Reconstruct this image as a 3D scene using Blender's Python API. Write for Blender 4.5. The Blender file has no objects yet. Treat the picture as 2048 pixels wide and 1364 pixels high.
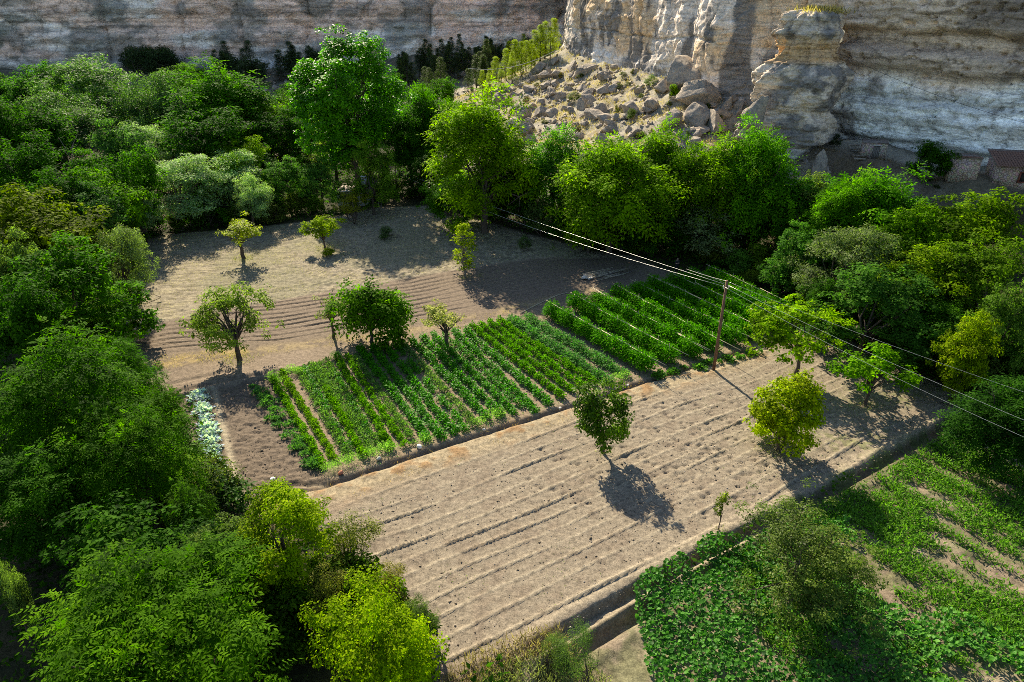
import bpy, math
import numpy as np
from mathutils import Vector, Matrix, Euler

# ------------------------------------------------------------------ camera, sky, sun, exposure
SC = bpy.context.scene
COL = SC.collection
FPX = 1365.0
CAMH = 26.0
TH = math.atan(682.0 / 1365.0)
ST, CT = math.sin(TH), math.cos(TH)
cam_d = bpy.data.cameras.new('camera')
cam = bpy.data.objects.new('camera', cam_d)
COL.objects.link(cam)
cam_d.sensor_width = 36.0
cam_d.lens = 36.0 * FPX / 2048.0
cam_d.clip_start = 0.1
cam_d.clip_end = 2000.0
cam.location = (0, 0, CAMH)
cam.rotation_euler = (math.pi / 2 - TH, 0, 0)
SC.camera = cam

SUN_AZ = math.radians(20.6)     # to the left of +Y
SUN_EL = math.radians(35.0)
world = bpy.data.worlds.new('World')
SC.world = world
world.use_nodes = True
wn = world.node_tree.nodes
wl = world.node_tree.links
bg = wn['Background']
sky = wn.new('ShaderNodeTexSky')
sky.sky_type = 'NISHITA'
sky.sun_disc = False
sky.sun_elevation = SUN_EL
sky.sun_rotation = -SUN_AZ
sky.air_density = 1.0
sky.dust_density = 0.6
sky.ozone_density = 1.0
wl.new(sky.outputs[0], bg.inputs[0])
bg.inputs[1].default_value = 0.08

sun_d = bpy.data.lights.new('sun', 'SUN')
sun_d.energy = 5.0
sun_d.angle = math.radians(0.5)
sun_d.color = (1.0, 0.87, 0.66)
sun = bpy.data.objects.new('sun', sun_d)
COL.objects.link(sun)
sdir = Vector((-math.sin(SUN_AZ) * math.cos(SUN_EL), math.cos(SUN_AZ) * math.cos(SUN_EL), math.sin(SUN_EL)))
sun.rotation_euler = sdir.to_track_quat('Z', 'Y').to_euler()
sun.location = sdir * 200

SC.view_settings.view_transform = 'Standard'
SC.view_settings.look = 'None'
SC.view_settings.exposure = 1.18
SC.view_settings.gamma = 1.0
SC.view_settings.use_curve_mapping = False
SC.cycles.max_bounces = 7
SC.cycles.diffuse_bounces = 3
SC.cycles.glossy_bounces = 2
SC.cycles.transmission_bounces = 4
SC.cycles.transparent_max_bounces = 4
SC.cycles.caustics_reflective = False
SC.cycles.caustics_refractive = False
SC.cycles.filter_width = 0.9
SC.cycles.use_denoising = False
SC.cycles.use_adaptive_sampling = True
SC.cycles.adaptive_threshold = 0.02

# ------------------------------------------------------------------ numeric helpers
def hash2(ix, iy, seed):
    n = (ix.astype(np.int64) * 374761393 + iy.astype(np.int64) * 668265263 + seed * 1442695041) & 0x7fffffff
    n = ((n ^ (n >> 13)) * 1274126177) & 0x7fffffff
    n = (n ^ (n >> 16)) & 0xffff
    return n / 65535.0

def vnoise(x, y, seed=0):
    x = np.asarray(x, float); y = np.asarray(y, float)
    ix = np.floor(x); iy = np.floor(y)
    fx = x - ix; fy = y - iy
    fx = fx * fx * (3 - 2 * fx); fy = fy * fy * (3 - 2 * fy)
    ix = ix.astype(np.int64); iy = iy.astype(np.int64)
    a = hash2(ix, iy, seed); b = hash2(ix + 1, iy, seed)
    c = hash2(ix, iy + 1, seed); d = hash2(ix + 1, iy + 1, seed)
    return (a * (1 - fx) + b * fx) * (1 - fy) + (c * (1 - fx) + d * fx) * fy

def fbm(x, y, seed=0, o=4, g=0.5):
    s = 0; a = 1.0; t = 0; f = 1.0
    for k in range(o):
        s = s + a * vnoise(x * f + 17.3 * k, y * f - 9.1 * k, seed + k)
        t += a; a *= g; f *= 2.03
    return s / t            # 0..1

def sstep(x, a, b):
    t = np.clip((np.asarray(x, float) - a) / (b - a), 0, 1)
    return t * t * (3 - 2 * t)

def seg_dist(x, y, ax, ay, bx, by):
    dx, dy = bx - ax, by - ay
    L2 = dx * dx + dy * dy
    t = np.clip(((x - ax) * dx + (y - ay) * dy) / L2, 0, 1)
    return np.hypot(x - ax - t * dx, y - ay - t * dy), t

def poly_dist(x, y, pts):
    """distance to polyline and interpolated third value"""
    best = np.full(np.shape(x), 1e9); val = np.zeros(np.shape(x))
    for a, b in zip(pts[:-1], pts[1:]):
        d, t = seg_dist(x, y, a[0], a[1], b[0], b[1])
        m = d < best
        best = np.where(m, d, best)
        if len(a) > 2:
            val = np.where(m, a[2] * (1 - t) + b[2] * t, val)
    return best, val

def in_poly(x, y, pts):
    r = np.zeros(np.shape(x), bool)
    n = len(pts)
    for i in range(n):
        x1, y1 = pts[i][:2]; x2, y2 = pts[(i + 1) % n][:2]
        if y1 == y2: continue
        c = ((y1 > y) != (y2 > y)) & (x < (x2 - x1) * (y - y1) / (y2 - y1) + x1)
        r ^= c
    return r

def edge_mask(x, y, pts, soft=0.4):
    d, _ = poly_dist(x, y, list(pts) + [pts[0]])
    s = np.where(in_poly(x, y, pts), d, -d)
    return sstep(s, -soft, soft)

def G(px, py, z=0.0):
    """photo survey: the ground point (height z) seen in the photograph at px, py"""
    v = (py - 682.0) / FPX; u = (px - 1024.0) / FPX
    d = ST + v * CT
    Z = (CAMH - z) / d
    return (u * Z, Z * CT - v * Z * ST)

def Zof(px, py, z=0.0):
    return (CAMH - z) / (ST + (py - 682.0) / FPX * CT)

def GP(l, z=0.0):
    return [G(a, b, z) for a, b in l]

# ------------------------------------------------------------------ layout of the land (metres)
NEAR_TRACE = [(36, 275, 13), (16, 215, 15), (12, 183, 15), (24.2, 144.8, 13.5), (32.5, 118.7, 13.3), (42, 113, 9.0), (49.5, 103, 7.2),
              (58, 90, 6.6), (67, 83, 6.2), (90, 64, 5), (150, 10, 3)]
FAR_TRACE = [(-420, 150, 4), (-300, 225, 4), (-215, 262, 3), (-150, 256, 3), (-120, 268, 3), (-60, 266, 5), (0, 262, 9), (40, 272, 11)]
LIP = G(1930, 830)
DITCH = [G(1070, 1296), G(1130, 1260), G(1300, 1165), G(1480, 1070), G(1660, 978), G(1800, 902), G(1930, 830), (38, 44.2)]
DITCH2 = [G(1090, 1345), G(1180, 1275), G(1310, 1200)]
DITCH3 = [G(1400, 1150), G(1540, 1080)]
LOWER_BANK = [G(1660, 1020), G(1735, 975)]
PLOT_L = GP([(428, 780), (545, 752), (655, 948), (640, 965), (560, 985), (478, 1000)])
GARDEN = GP([(545, 748), (700, 700), (900, 655), (1100, 612), (1270, 570), (1400, 552), (1600, 640), (1500, 700), (1290, 755), (1100, 815),
             (860, 895), (655, 960)])
TILLED = GP([(700, 1010), (1000, 880), (1300, 778), (1520, 700), (1700, 690), (1950, 800), (1925, 835), (1660, 978), (1300, 1165), (1130, 1262),
             (900, 1345), (860, 1250), (700, 1100), (640, 1040)])
STRIP_TOP = [G(235, 665), G(400, 630), G(530, 605), G(720, 572), G(900, 542), G(1060, 520), G(1240, 512), G(1300, 512)]
STRIP_BOT = [G(330, 722), G(420, 712), G(560, 700), G(800, 660), G(1000, 622), G(1250, 560), G(1330, 540)]
FIELDS = GP([(240, 770), (225, 680), (280, 600), (250, 500), (330, 470), (520, 455), (640, 445), (760, 425), (860, 428), (940, 450),
             (1050, 480), (1150, 500), (1260, 512), (1330, 540), (1380, 560), (1500, 640), (1560, 660), (1700, 680), (1780, 730), (1960, 800),
             (1930, 840), (1660, 978), (1300, 1165), (1130, 1262), (900, 1364), (850, 1364), (830, 1220), (640, 1040), (600, 1000),
             (470, 1010), (380, 800)])
LOWER = GP([(1130, 1270), (1310, 1180), (1480, 1085), (1660, 990), (1800, 915), (1935, 845), (2048, 905), (2300, 1010), (2300, 1600),
            (1000, 1600), (1050, 1400)])
ROUGH = GP([(230, 660), (280, 600), (250, 500), (330, 470), (520, 455), (640, 445), (760, 425), (860, 428), (940, 450), (1050, 480),
            (1150, 500), (1260, 512), (1060, 520), (900, 542), (720, 572), (530, 605), (400, 630)])
SQUASH = GP([(1262, 1200), (1300, 1150), (1420, 1085), (1500, 1092), (1560, 1060), (1640, 1035), (1700, 1050), (1740, 1110), (1790, 1190),
             (1880, 1230), (2048, 1290), (2200, 1400), (2100, 1500), (1360, 1500), (1290, 1340)], -0.4)
FOOT_FIELD = GP([(1180, 800), (1500, 730), (1560, 900), (1680, 960), (1400, 1040), (1100, 960)])
rs = np.random.RandomState(5)

FP = []
for k in range(150):
    a, b = G(rs.uniform(1080, 1640), rs.uniform(770, 1060))
    if not in_poly(np.array(a), np.array(b), FOOT_FIELD): continue
    FP.append((a, b))
base = G(1240, 870); 
for (p0, p1, n) in [((1290, 800), (1480, 925), 14), ((1360, 790), (1600, 930), 18), ((1180, 870), (1400, 975), 15), ((1420, 780), (1650, 900), 16),
                    ((1080, 900), (1350, 1010), 18), ((1050, 960), (1180, 1010), 8), ((1480, 960), (1600, 900), 8), ((1230, 830), (1420, 905), 14),
                    ((1300, 960), (1480, 880), 12)]:
    for i in range(n):
        t = i / (n - 1)
        a, b = G(p0[0] + (p1[0] - p0[0]) * t + rs.normal(0, 5), p0[1] + (p1[1] - p0[1]) * t + rs.normal(0, 3))
        FP.append((a, b))
FP = np.array(FP)

def big_land(x, y):
    z = sstep(y, 185, 258) * (4 + 6 * sstep(x, -90, 0))
    d, top = poly_dist(x, y, NEAR_TRACE)
    flat = np.where(top < 7.6, 8.0, 0.0) * sstep(7.9 - top, 0, 0.6)
    talus = top * np.exp(-np.maximum(0, d - flat) / np.where(top < 7.6, 13.0, 24.0))
    talus = np.maximum(talus - 0.55, 0) * 1.04
    keep = sstep(y, 62, 92) * 1.0
    keep = np.maximum(keep, sstep(x, 42, 55))
    z = np.maximum(z, talus * keep)
    return z

def land(x, y):
    x = np.asarray(x, float); y = np.asarray(y, float)
    z = big_land(x, y)
    rough = sstep(z, 0.5, 3)
    z = z + rough * (fbm(x / 6, y / 6, 3, 4) - 0.5) * 2.6
    low = edge_mask(x, y, LOWER, 0.25)
    z = z - 0.34 * low
    return z

def furrow_frame(x, y):
    ux, uy = 0.848, 0.53
    a = (x - 2.4) * ux + (y - 22.2) * uy
    b = -(x - 2.4) * uy + (y - 22.2) * ux
    return a, b

def land_fine(x, y):
    """land with furrows, ditches and clods; also returns the soil colour"""
    z = land(x, y)
    col = np.zeros(x.shape + (3,))
    def paint(c, m):
        m = np.asarray(m)[..., None]
        col[...] = col * (1 - m) + np.asarray(c) * m
    n1 = fbm(x / 3.1, y / 3.1, 11, 4); n2 = fbm(x * 1.3, y * 1.3, 21, 3); n3 = fbm(x * 4, y * 4, 31, 2)
    # forest floor
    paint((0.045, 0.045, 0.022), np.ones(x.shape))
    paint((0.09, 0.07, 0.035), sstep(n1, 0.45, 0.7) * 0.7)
    fld = edge_mask(x, y, FIELDS, 0.8)
    soil = np.array((0.245, 0.185, 0.142))
    paint(soil, fld)
    paint(soil * 1.25, fld * sstep(n1, 0.5, 0.8) * 0.6)
    paint(soil * 0.82, fld * sstep(n1, 0.48, 0.25) * 0.6)
    # upper rough field
    r = edge_mask(x, y, ROUGH, 0.35)
    paint((0.30, 0.25, 0.185), r)
    paint((0.36, 0.30, 0.20), r * sstep(n2, 0.5, 0.75) * 0.8)
    paint((0.17, 0.14, 0.10), r * sstep(n3, 0.52, 0.36) * 0.75)
    paint((0.22, 0.20, 0.13), r * sstep(fbm(x / 6, y / 6, 43, 3), 0.5, 0.62) * 0.5)
    z = z + r * ((fbm(x * 2.2, y * 2.2, 41, 4, .7) - 0.5) * 0.34 + 0.03)
    # furrowed strip
    d1, _ = poly_dist(x, y, STRIP_TOP)
    d0, _ = poly_dist(x, y, STRIP_BOT)
    strip = edge_mask(x, y, GP([(215, 668), (400, 632), (530, 607), (720, 574), (900, 544), (1060, 522), (1240, 514), (1300, 512), (1250, 575), (1000, 632),
                               (800, 672), (560, 706), (420, 722), (330, 745), (300, 800), (250, 800)]), 0.3)
    ww = d0 + (fbm(x / 5, y / 5, 51, 3) - 0.5) * 1.1
    per = 0.92
    ph = (ww / per) % 1.0
    groove = np.exp(-((ph - 0.5) / 0.07) ** 2)
    amp = strip * sstep(d0, 1.3, 2.0) * (0.55 + 1.0 * sstep(fbm(x / 5, y / 1.5, 52, 3), .3, .65)) * (1 - .5 * sstep(x, -12, 4))
    z = z - 0.13 * groove * amp + 0.03 * np.exp(-((ph - 0.72) / 0.12) ** 2) * amp
    paint(soil * 0.72, strip * 0.75)
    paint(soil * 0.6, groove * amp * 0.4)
    # straw oval at the turning place
    ov = np.exp(-((poly_dist(x, y, [G(330, 724), G(480, 706)])[0]) / 0.9) ** 2)
    paint((0.36, 0.26, 0.12), np.clip(ov * 1.3, 0, 1) * sstep(n2, 0.42, 0.6) * 0.8)
    verge = np.exp(-(poly_dist(x, y, [G(520, 700), G(700, 680), G(900, 648), G(1100, 600), G(1230, 570)])[0] / 0.8) ** 2)
    paint((0.36, 0.27, 0.15), verge * sstep(n2, 0.4, 0.62) * 0.6)
    # old furrows on the left below the oval
    for pl, dep in (([G(330, 790), G(440, 762), G(560, 742)], .13), ([G(340, 768), G(460, 742)], .08), ([G(340, 800), G(395, 786), G(540, 756), G(640, 728)], .22)):
        dd, _ = poly_dist(x, y, pl)
        z = z - dep * np.exp(-(dd / 0.22) ** 2)
        z = z + dep * 0.35 * np.exp(-((dd - 0.5) / 0.2) ** 2)
    # dug plot
    p = edge_mask(x, y, PLOT_L, 0.3)
    paint(soil * 0.66, p)
    z = z + p * ((fbm(x * 2.3, y * 3.4, 61, 4, .75) - 0.5) * 0.34)
    # pale path west of the plot
    dd, _ = poly_dist(x, y, [G(424, 778), G(445, 860), G(462, 930), G(480, 1004)])
    paint((0.40, 0.33, 0.24), np.exp(-(dd / 0.28) ** 2))
    z = z + 0.1 * np.exp(-(dd / 0.3) ** 2)
    pl = edge_mask(x, y, GP([(340, 800), (425, 780), (470, 985), (400, 980)]), 0.2)
    paint(soil * 0.6, pl)
    z = z + pl * (fbm(x * 2.6, y * 2.6, 63, 3, .6) - 0.5) * 0.16
    # crop beds
    g = edge_mask(x, y, GARDEN, 0.2)
    paint((0.25, 0.185, 0.135), g)
    z = z + g * (fbm(x * 2.4, y * 2.4, 65, 3) - 0.5) * 0.08
    # lower tilled field with drill ridges
    t = edge_mask(x, y, TILLED, 0.5)
    a, b = furrow_frame(x, y)
    bb = b + (fbm(a / 14, b / 4, 71, 2) - 0.5) * 1.7
    per = 1.08
    idx = np.floor(bb / per)
    ph = bb / per - idx
    hgt = 0.5 + hash2(idx.astype(int), idx.astype(int) * 3, 9)
    hgt = hgt * (0.55 + 1.1 * sstep(fbm(a / 4, idx * 7.7, 72, 3), .35, .65))
    ridge = np.exp(-((ph - 0.5) / 0.065) ** 2)
    gr = np.exp(-((ph - 0.42) / 0.035) ** 2)
    z = z + t * hgt * (0.075 * ridge - 0.022 * gr)
    z = z + t * (fbm(x * 3.6, y * 3.6, 73, 3, .7) - 0.5) * 0.075
    paint(np.array((0.262, 0.213, 0.163)), t * 0.9)
    paint((0.37, 0.305, 0.23), t * ridge * 0.9)
    paint(soil * 0.8, t * sstep(n2, 0.5, 0.28) * 0.5)
    # clods at the right end
    cl = t * sstep(x, 14, 24) * sstep(b, 9, 3)
    z = z + cl * (fbm(x * 2.2, y * 2.2, 75, 3) - 0.5) * 0.14
    paint((0.17, 0.18, 0.07), cl * sstep(n1, 0.5, 0.7) * sstep(n3, 0.4, 0.6) * 0.7)
    # turning marks at the near left end
    te = t * sstep(a, -2, -8)
    z = z + te * (fbm(x * 1.6, y * 2.4, 76, 3) - 0.5) * 0.22
    # verge between beds and lower field, straw and reddish weeds
    vd, _ = poly_dist(x, y, [G(560, 1010), G(660, 985), G(860, 920), G(1100, 838), G(1300, 775), G(1520, 702)])
    vm = np.exp(-(vd / 1.1) ** 2)
    paint((0.36, 0.285, 0.19), np.clip(vm * 1.2, 0, 1) * 0.85)
    paint((0.30, 0.17, 0.08), vm * sstep(n2, 0.5, 0.68) * 0.8)
    z = z + vm * (0.08 + (n2 - 0.5) * 0.25)
    # irrigation runnel along the near edge of the beds
    rd, _ = poly_dist(x, y, [G(560, 985), G(640, 975), G(700, 955), G(860, 900), G(1060, 838), G(1200, 793), G(1300, 760), G(1510, 695)])
    z = z - 0.28 * np.exp(-(rd / 0.24) ** 2)
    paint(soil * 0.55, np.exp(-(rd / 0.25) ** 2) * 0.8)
    # edge trench at the plot's south
    rd, _ = poly_dist(x, y, [G(560, 972), G(650, 965)])
    z = z - 0.22 * np.exp(-(rd / 0.25) ** 2)
    # footprints and hoe marks
    ok = (x > 0) & (x < 28) & (y > 26) & (y < 50)
    if ok.any():
        xs, ys = x[ok], y[ok]; dz = np.zeros(xs.shape)
        for (fx, fy) in FP:
            m = (np.abs(xs - fx) < 0.6) & (np.abs(ys - fy) < 0.6)
            rx = xs[m] - fx; ry = ys[m] - fy
            q1 = rx * 0.9 + ry * 0.43; q2 = -rx * 0.43 + ry * 0.9
            dz[m] -= 0.13 * np.exp(-((q1 / 0.17) ** 2 + (q2 / 0.085) ** 2))
        z[ok] += dz
        cc = col[ok]; k = np.clip(-dz / 0.12, 0, 1)[:, None] * 0.4
        col[ok] = cc * (1 - k) + soil * 0.6 * k
    # ditches
    for pl, w, dep, bk in ((DITCH, 0.34, 0.50, 1), (DITCH2, 0.35, 0.5, 1), (DITCH3, 0.28, 0.3, 1)):
        dd, _ = poly_dist(x, y, pl)
        w2 = w * (0.85 + 0.3 * n2)
        z = z - dep * np.exp(-(dd / w2) ** 4)
        bkm = np.exp(-((dd - w - 0.45) / 0.3) ** 2)
        z = z + (0.06 + 0.12 * (n2 - .4)) * bkm
        paint((0.34, 0.275, 0.205), bkm * 0.8)
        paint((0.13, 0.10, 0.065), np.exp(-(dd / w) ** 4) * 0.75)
    dd, _ = poly_dist(x, y, DITCH)
    ms = np.exp(-((dd - 0.2) / 0.5) ** 2) * sstep(x, 9, 16) * sstep(n2, 0.4, 0.6)
    paint((0.09, 0.12, 0.035), ms * 0.7)
    # lower garden
    lo = edge_mask(x, y, LOWER, 0.2)
    a2 = lo * (1 - np.exp(-(dd / 1.0) ** 2))
    paint((0.225, 0.17, 0.125), a2)
    paint((0.30, 0.245, 0.175), a2 * sstep(n1, 0.5, 0.7) * 0.8)
    paint((0.12, 0.13, 0.055), a2 * sstep(n2, 0.35, 0.6) * 0.6)
    z = z + a2 * (fbm(x * 0.9, y * 0.9, 81, 3) - 0.5) * 0.35
    # talus and rock country
    bl = big_land(x, y)
    tm = sstep(bl, 1.6, 3.4) * sstep(y, 75, 92)
    paint((0.33, 0.29, 0.235), tm)
    paint((0.36, 0.28, 0.17), tm * sstep(n2, 0.5, 0.62) * 0.6)
    paint((0.38, 0.34, 0.285), tm * sstep(n1, 0.5, 0.62) * 0.8)
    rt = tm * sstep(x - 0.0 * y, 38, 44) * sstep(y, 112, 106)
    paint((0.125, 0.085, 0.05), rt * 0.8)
    dR, _ = poly_dist(x, y, NEAR_TRACE)
    paint((0.40, 0.36, 0.30), rt * np.exp(-(dR / 5.0) ** 2))
    far = sstep(y, 190, 215)
    paint((0.10, 0.095, 0.06), far * 0.8)
    paint((0.30, 0.27, 0.22), far * sstep(n2, 0.55, 0.7) * 0.8)
    z = z + tm * (fbm(x / 1.4, y / 1.4, 91, 3) - 0.5) * 0.9
    return z, np.clip(col, 0.005, 0.9)

def hz(x, y):
    return float(land(np.array([x]), np.array([y]))[0])

def GT(px, py, zmin=-1.0, start=20.0):
    """first point of the land seen in the photograph at px, py"""
    v = (py - 682.0) / FPX; u = (px - 1024.0) / FPX
    Zs = np.arange(start, 330, 0.5)
    X = u * Zs; Y = Zs * CT - v * Zs * ST; Zz = CAMH - Zs * (ST + v * CT)
    H = land(X, Y)
    i = np.argmax(Zz < H)
    if Zz[i] >= H[i]: i = len(Zs) - 1
    return (float(X[i]), float(Y[i]), float(H[i]), float(Zs[i]))

# ------------------------------------------------------------------ object helpers
def link(o, parent=None):
    COL.objects.link(o)
    if parent is not None: o.parent = parent
    return o

def tag(o, label=None, cat=None, group=None, kind=None):
    if label: o['label'] = label
    if cat: o['category'] = cat
    if group: o['group'] = group
    if kind: o['kind'] = kind
    return o

def empty(name, loc=(0, 0, 0), rz=0.0, sc=(1, 1, 1)):
    o = bpy.data.objects.new(name, None)
    o.empty_display_size = 0.3
    o.location = loc; o.rotation_euler = (0, 0, rz); o.scale = sc
    return link(o)

def mesh_np(name, V, F, mat=None, smooth=False, attrs=None, cols=None):
    """V (n,3); F (m,k) int array or list of such arrays"""
    V = np.asarray(V, np.float32)
    Fs = F if isinstance(F, list) else [F]
    Fs = [np.asarray(f, np.int32) for f in Fs if len(f)]
    me = bpy.data.meshes.new(name)
    me.vertices.add(len(V)); me.vertices.foreach_set('co', V.ravel())
    nl = sum(f.size for f in Fs); nf = sum(len(f) for f in Fs)
    me.loops.add(nl); me.polygons.add(nf)
    me.loops.foreach_set('vertex_index', np.concatenate([f.ravel() for f in Fs]))
    tot = np.concatenate([np.full(len(f), f.shape[1]) for f in Fs])
    st = np.concatenate([[0], np.cumsum(tot)[:-1]]).astype(np.int32)
    me.polygons.foreach_set('loop_start', st)
    me.polygons.foreach_set('loop_total', tot.astype(np.int32))
    if smooth:
        me.polygons.foreach_set('use_smooth', np.ones(nf, bool))
    if attrs:
        for k, a in attrs.items():
            at = me.attributes.new(k, 'FLOAT', 'POINT'); at.data.foreach_set('value', np.asarray(a, np.float32))
    if cols is not None:
        at = me.color_attributes.new('col', 'FLOAT_COLOR', 'POINT')
        c4 = np.ones((len(V), 4), np.float32); c4[:, :3] = cols
        at.data.foreach_set('color', c4.ravel())
    me.update(calc_edges=True)
    if mat: me.materials.append(mat)
    return me

def obj(name, me, parent=None, loc=None):
    o = bpy.data.objects.new(name, me)
    if loc is not None: o.location = loc
    return link(o, parent)

class MB:
    def __init__(s): s.v = []; s.f4 = []; s.f3 = []; s.n = 0
    def add(s, V, F4=(), F3=()):
        V = np.asarray(V, float).reshape(-1, 3)
        s.v.append(V)
        if len(F4): s.f4.append(np.asarray(F4, int) + s.n)
        if len(F3): s.f3.append(np.asarray(F3, int) + s.n)
        s.n += len(V)
    def box(s, c, d, rz=0.0, tilt=None):
        hx, hy, hz_ = d[0] / 2, d[1] / 2, d[2] / 2
        P = np.array([[x, y, z] for z in (-hz_, hz_) for y in (-hy, hy) for x in (-hx, hx)])
        M = Matrix.Rotation(rz, 3, 'Z')
        if tilt: M = M @ Euler(tilt).to_matrix()
        P = P @ np.array(M).T + np.array(c)
        s.add(P, [[0, 2, 3, 1], [4, 5, 7, 6], [0, 1, 5, 4], [1, 3, 7, 5], [3, 2, 6, 7], [2, 0, 4, 6]])
    def tube(s, pts, rad, n=6, cap=True):
        pts = np.asarray(pts, float); k = len(pts)
        rad = np.full(k, rad) if np.isscalar(rad) else np.asarray(rad, float)
        T = np.gradient(pts, axis=0); T /= np.maximum(np.linalg.norm(T, axis=1, keepdims=True), 1e-9)
        ref = np.array([0, 0, 1.0]) if abs(T[:, 2]).mean() < 0.8 else np.array([1.0, 0, 0])
        A = np.cross(T, ref); A /= np.maximum(np.linalg.norm(A, axis=1, keepdims=True), 1e-9)
        B = np.cross(T, A)
        ang = np.linspace(0, 2 * math.pi, n, endpoint=False)
        V = (pts[:, None] + rad[:, None, None] * (np.cos(ang)[None, :, None] * A[:, None] + np.sin(ang)[None, :, None] * B[:, None])).reshape(-1, 3)
        F = []
        for i in range(k - 1):
            for j in range(n):
                F.append([i * n + j, i * n + (j + 1) % n, (i + 1) * n + (j + 1) % n, (i + 1) * n + j])
        F3 = []
        if cap:
            V = np.vstack([V, pts[:1], pts[-1:]])
            a, b = len(V) - 2, len(V) - 1
            for j in range(n):
                F3.append([a, (j + 1) % n, j]); F3.append([b, (k - 1) * n + j, (k - 1) * n + (j + 1) % n])
        s.add(V, F, F3)
    def mesh(s, name, mat, smooth=False):
        V = np.vstack(s.v)
        Fs = []
        if s.f4: Fs.append(np.vstack(s.f4))
        if s.f3: Fs.append(np.vstack(s.f3))
        return mesh_np(name, V, Fs, mat, smooth)

# ------------------------------------------------------------------ materials
def new_mat(name):
    m = bpy.data.materials.new(name); m.use_nodes = True
    nt = m.node_tree
    return m, nt, nt.nodes, nt.links, nt.nodes['Principled BSDF']

def N(nt, typ, **kw):
    n = nt.nodes.new(typ)
    for k, v in kw.items(): setattr(n, k, v)
    return n

def mix_rgb(nt, a, b, f, mode='MIX'):
    n = nt.nodes.new('ShaderNodeMix'); n.data_type = 'RGBA'; n.blend_type = mode
    for sock, val in ((n.inputs[6], a), (n.inputs[7], b), (n.inputs[0], f)):
        if hasattr(val, 'links'): nt.links.new(val, sock)
        elif isinstance(val, (int, float)): sock.default_value = val
        else: sock.default_value = (*val, 1)
    return n.outputs[2]

def noise_node(nt, scale, detail=4, rough=0.6, vec=None, dist=0.0):
    n = nt.nodes.new('ShaderNodeTexNoise'); n.inputs['Scale'].default_value = scale
    n.inputs['Detail'].default_value = detail; n.inputs['Roughness'].default_value = rough
    n.inputs['Distortion'].default_value = dist
    if vec is not None: nt.links.new(vec, n.inputs['Vector'])
    return n

def ramp(nt, fac, stops):
    n = nt.nodes.new('ShaderNodeValToRGB')
    e = n.color_ramp.elements
    while len(e) < len(stops): e.new(0.5)
    for el, (p, c) in zip(e, stops):
        el.position = p; el.color = (*c, 1) if not isinstance(c, (int, float)) else (c, c, c, 1)
    nt.links.new(fac, n.inputs[0])
    return n.outputs[0]

def bump(nt, height, strength, dist, normal_to):
    b = nt.nodes.new('ShaderNodeBump'); b.inputs['Strength'].default_value = strength; b.inputs['Distance'].default_value = dist
    nt.links.new(height, b.inputs['Height']); nt.links.new(b.outputs[0], normal_to)
    return b

def leaf_mat(name, trans=0.45, rough=0.42, spec=0.45, sat=1.12):
    """leaf colour = the object's own colour varied leaf by leaf"""
    m, nt, nd, lk, bs = new_mat(name)
    oi = N(nt, 'ShaderNodeObjectInfo'); at = N(nt, 'ShaderNodeAttribute', attribute_name='tint')
    v = N(nt, 'ShaderNodeMapRange'); lk.new(at.outputs['Fac'], v.inputs[0]); v.inputs[3].default_value = 0.30; v.inputs[4].default_value = 1.85
    hsv = N(nt, 'ShaderNodeHueSaturation'); lk.new(oi.outputs['Color'], hsv.inputs['Color']); lk.new(v.outputs[0], hsv.inputs['Value']); hsv.inputs['Saturation'].default_value = sat
    h = N(nt, 'ShaderNodeMapRange'); lk.new(at.outputs['Fac'], h.inputs[0]); h.inputs[3].default_value = 0.515; h.inputs[4].default_value = 0.488
    lk.new(h.outputs[0], hsv.inputs['Hue'])
    lk.new(hsv.outputs[0], bs.inputs['Base Color'])
    bs.inputs['Roughness'].default_value = rough
    bs.inputs['Specular IOR Level'].default_value = spec
    tr = N(nt, 'ShaderNodeBsdfTranslucent')
    warm = mix_rgb(nt, hsv.outputs[0], (1.7, 2.1, 0.6), 1.0, 'MULTIPLY')
    lk.new(warm, tr.inputs['Color'])
    mx = N(nt, 'ShaderNodeMixShader'); mx.inputs[0].default_value = trans
    lk.new(bs.outputs[0], mx.inputs[1]); lk.new(tr.outputs[0], mx.inputs[2])
    lk.new(mx.outputs[0], nd['Material Output'].inputs[0])
    return m

def plain(name, c, rough=0.7, spec=0.3, nscale=None, namp=0.3, metal=0.0, bmp=0.0, bdist=0.02):
    m, nt, nd, lk, bs = new_mat(name)
    bs.inputs['Roughness'].default_value = rough; bs.inputs['Specular IOR Level'].default_value = spec; bs.inputs['Metallic'].default_value = metal
    if nscale:
        tc = N(nt, 'ShaderNodeTexCoord'); n = noise_node(nt, nscale, 5, 0.65, tc.outputs['Object'])
        c0 = tuple(x * (1 - namp) for x in c); c1 = tuple(min(1, x * (1 + namp)) for x in c)
        lk.new(ramp(nt, n.outputs[0], [(0.3, c0), (0.7, c1)]), bs.inputs['Base Color'])
        if bmp: bump(nt, n.outputs[0], bmp, bdist, bs.inputs['Normal'])
    else:
        bs.inputs['Base Color'].default_value = (*c, 1)
    return m

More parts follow.
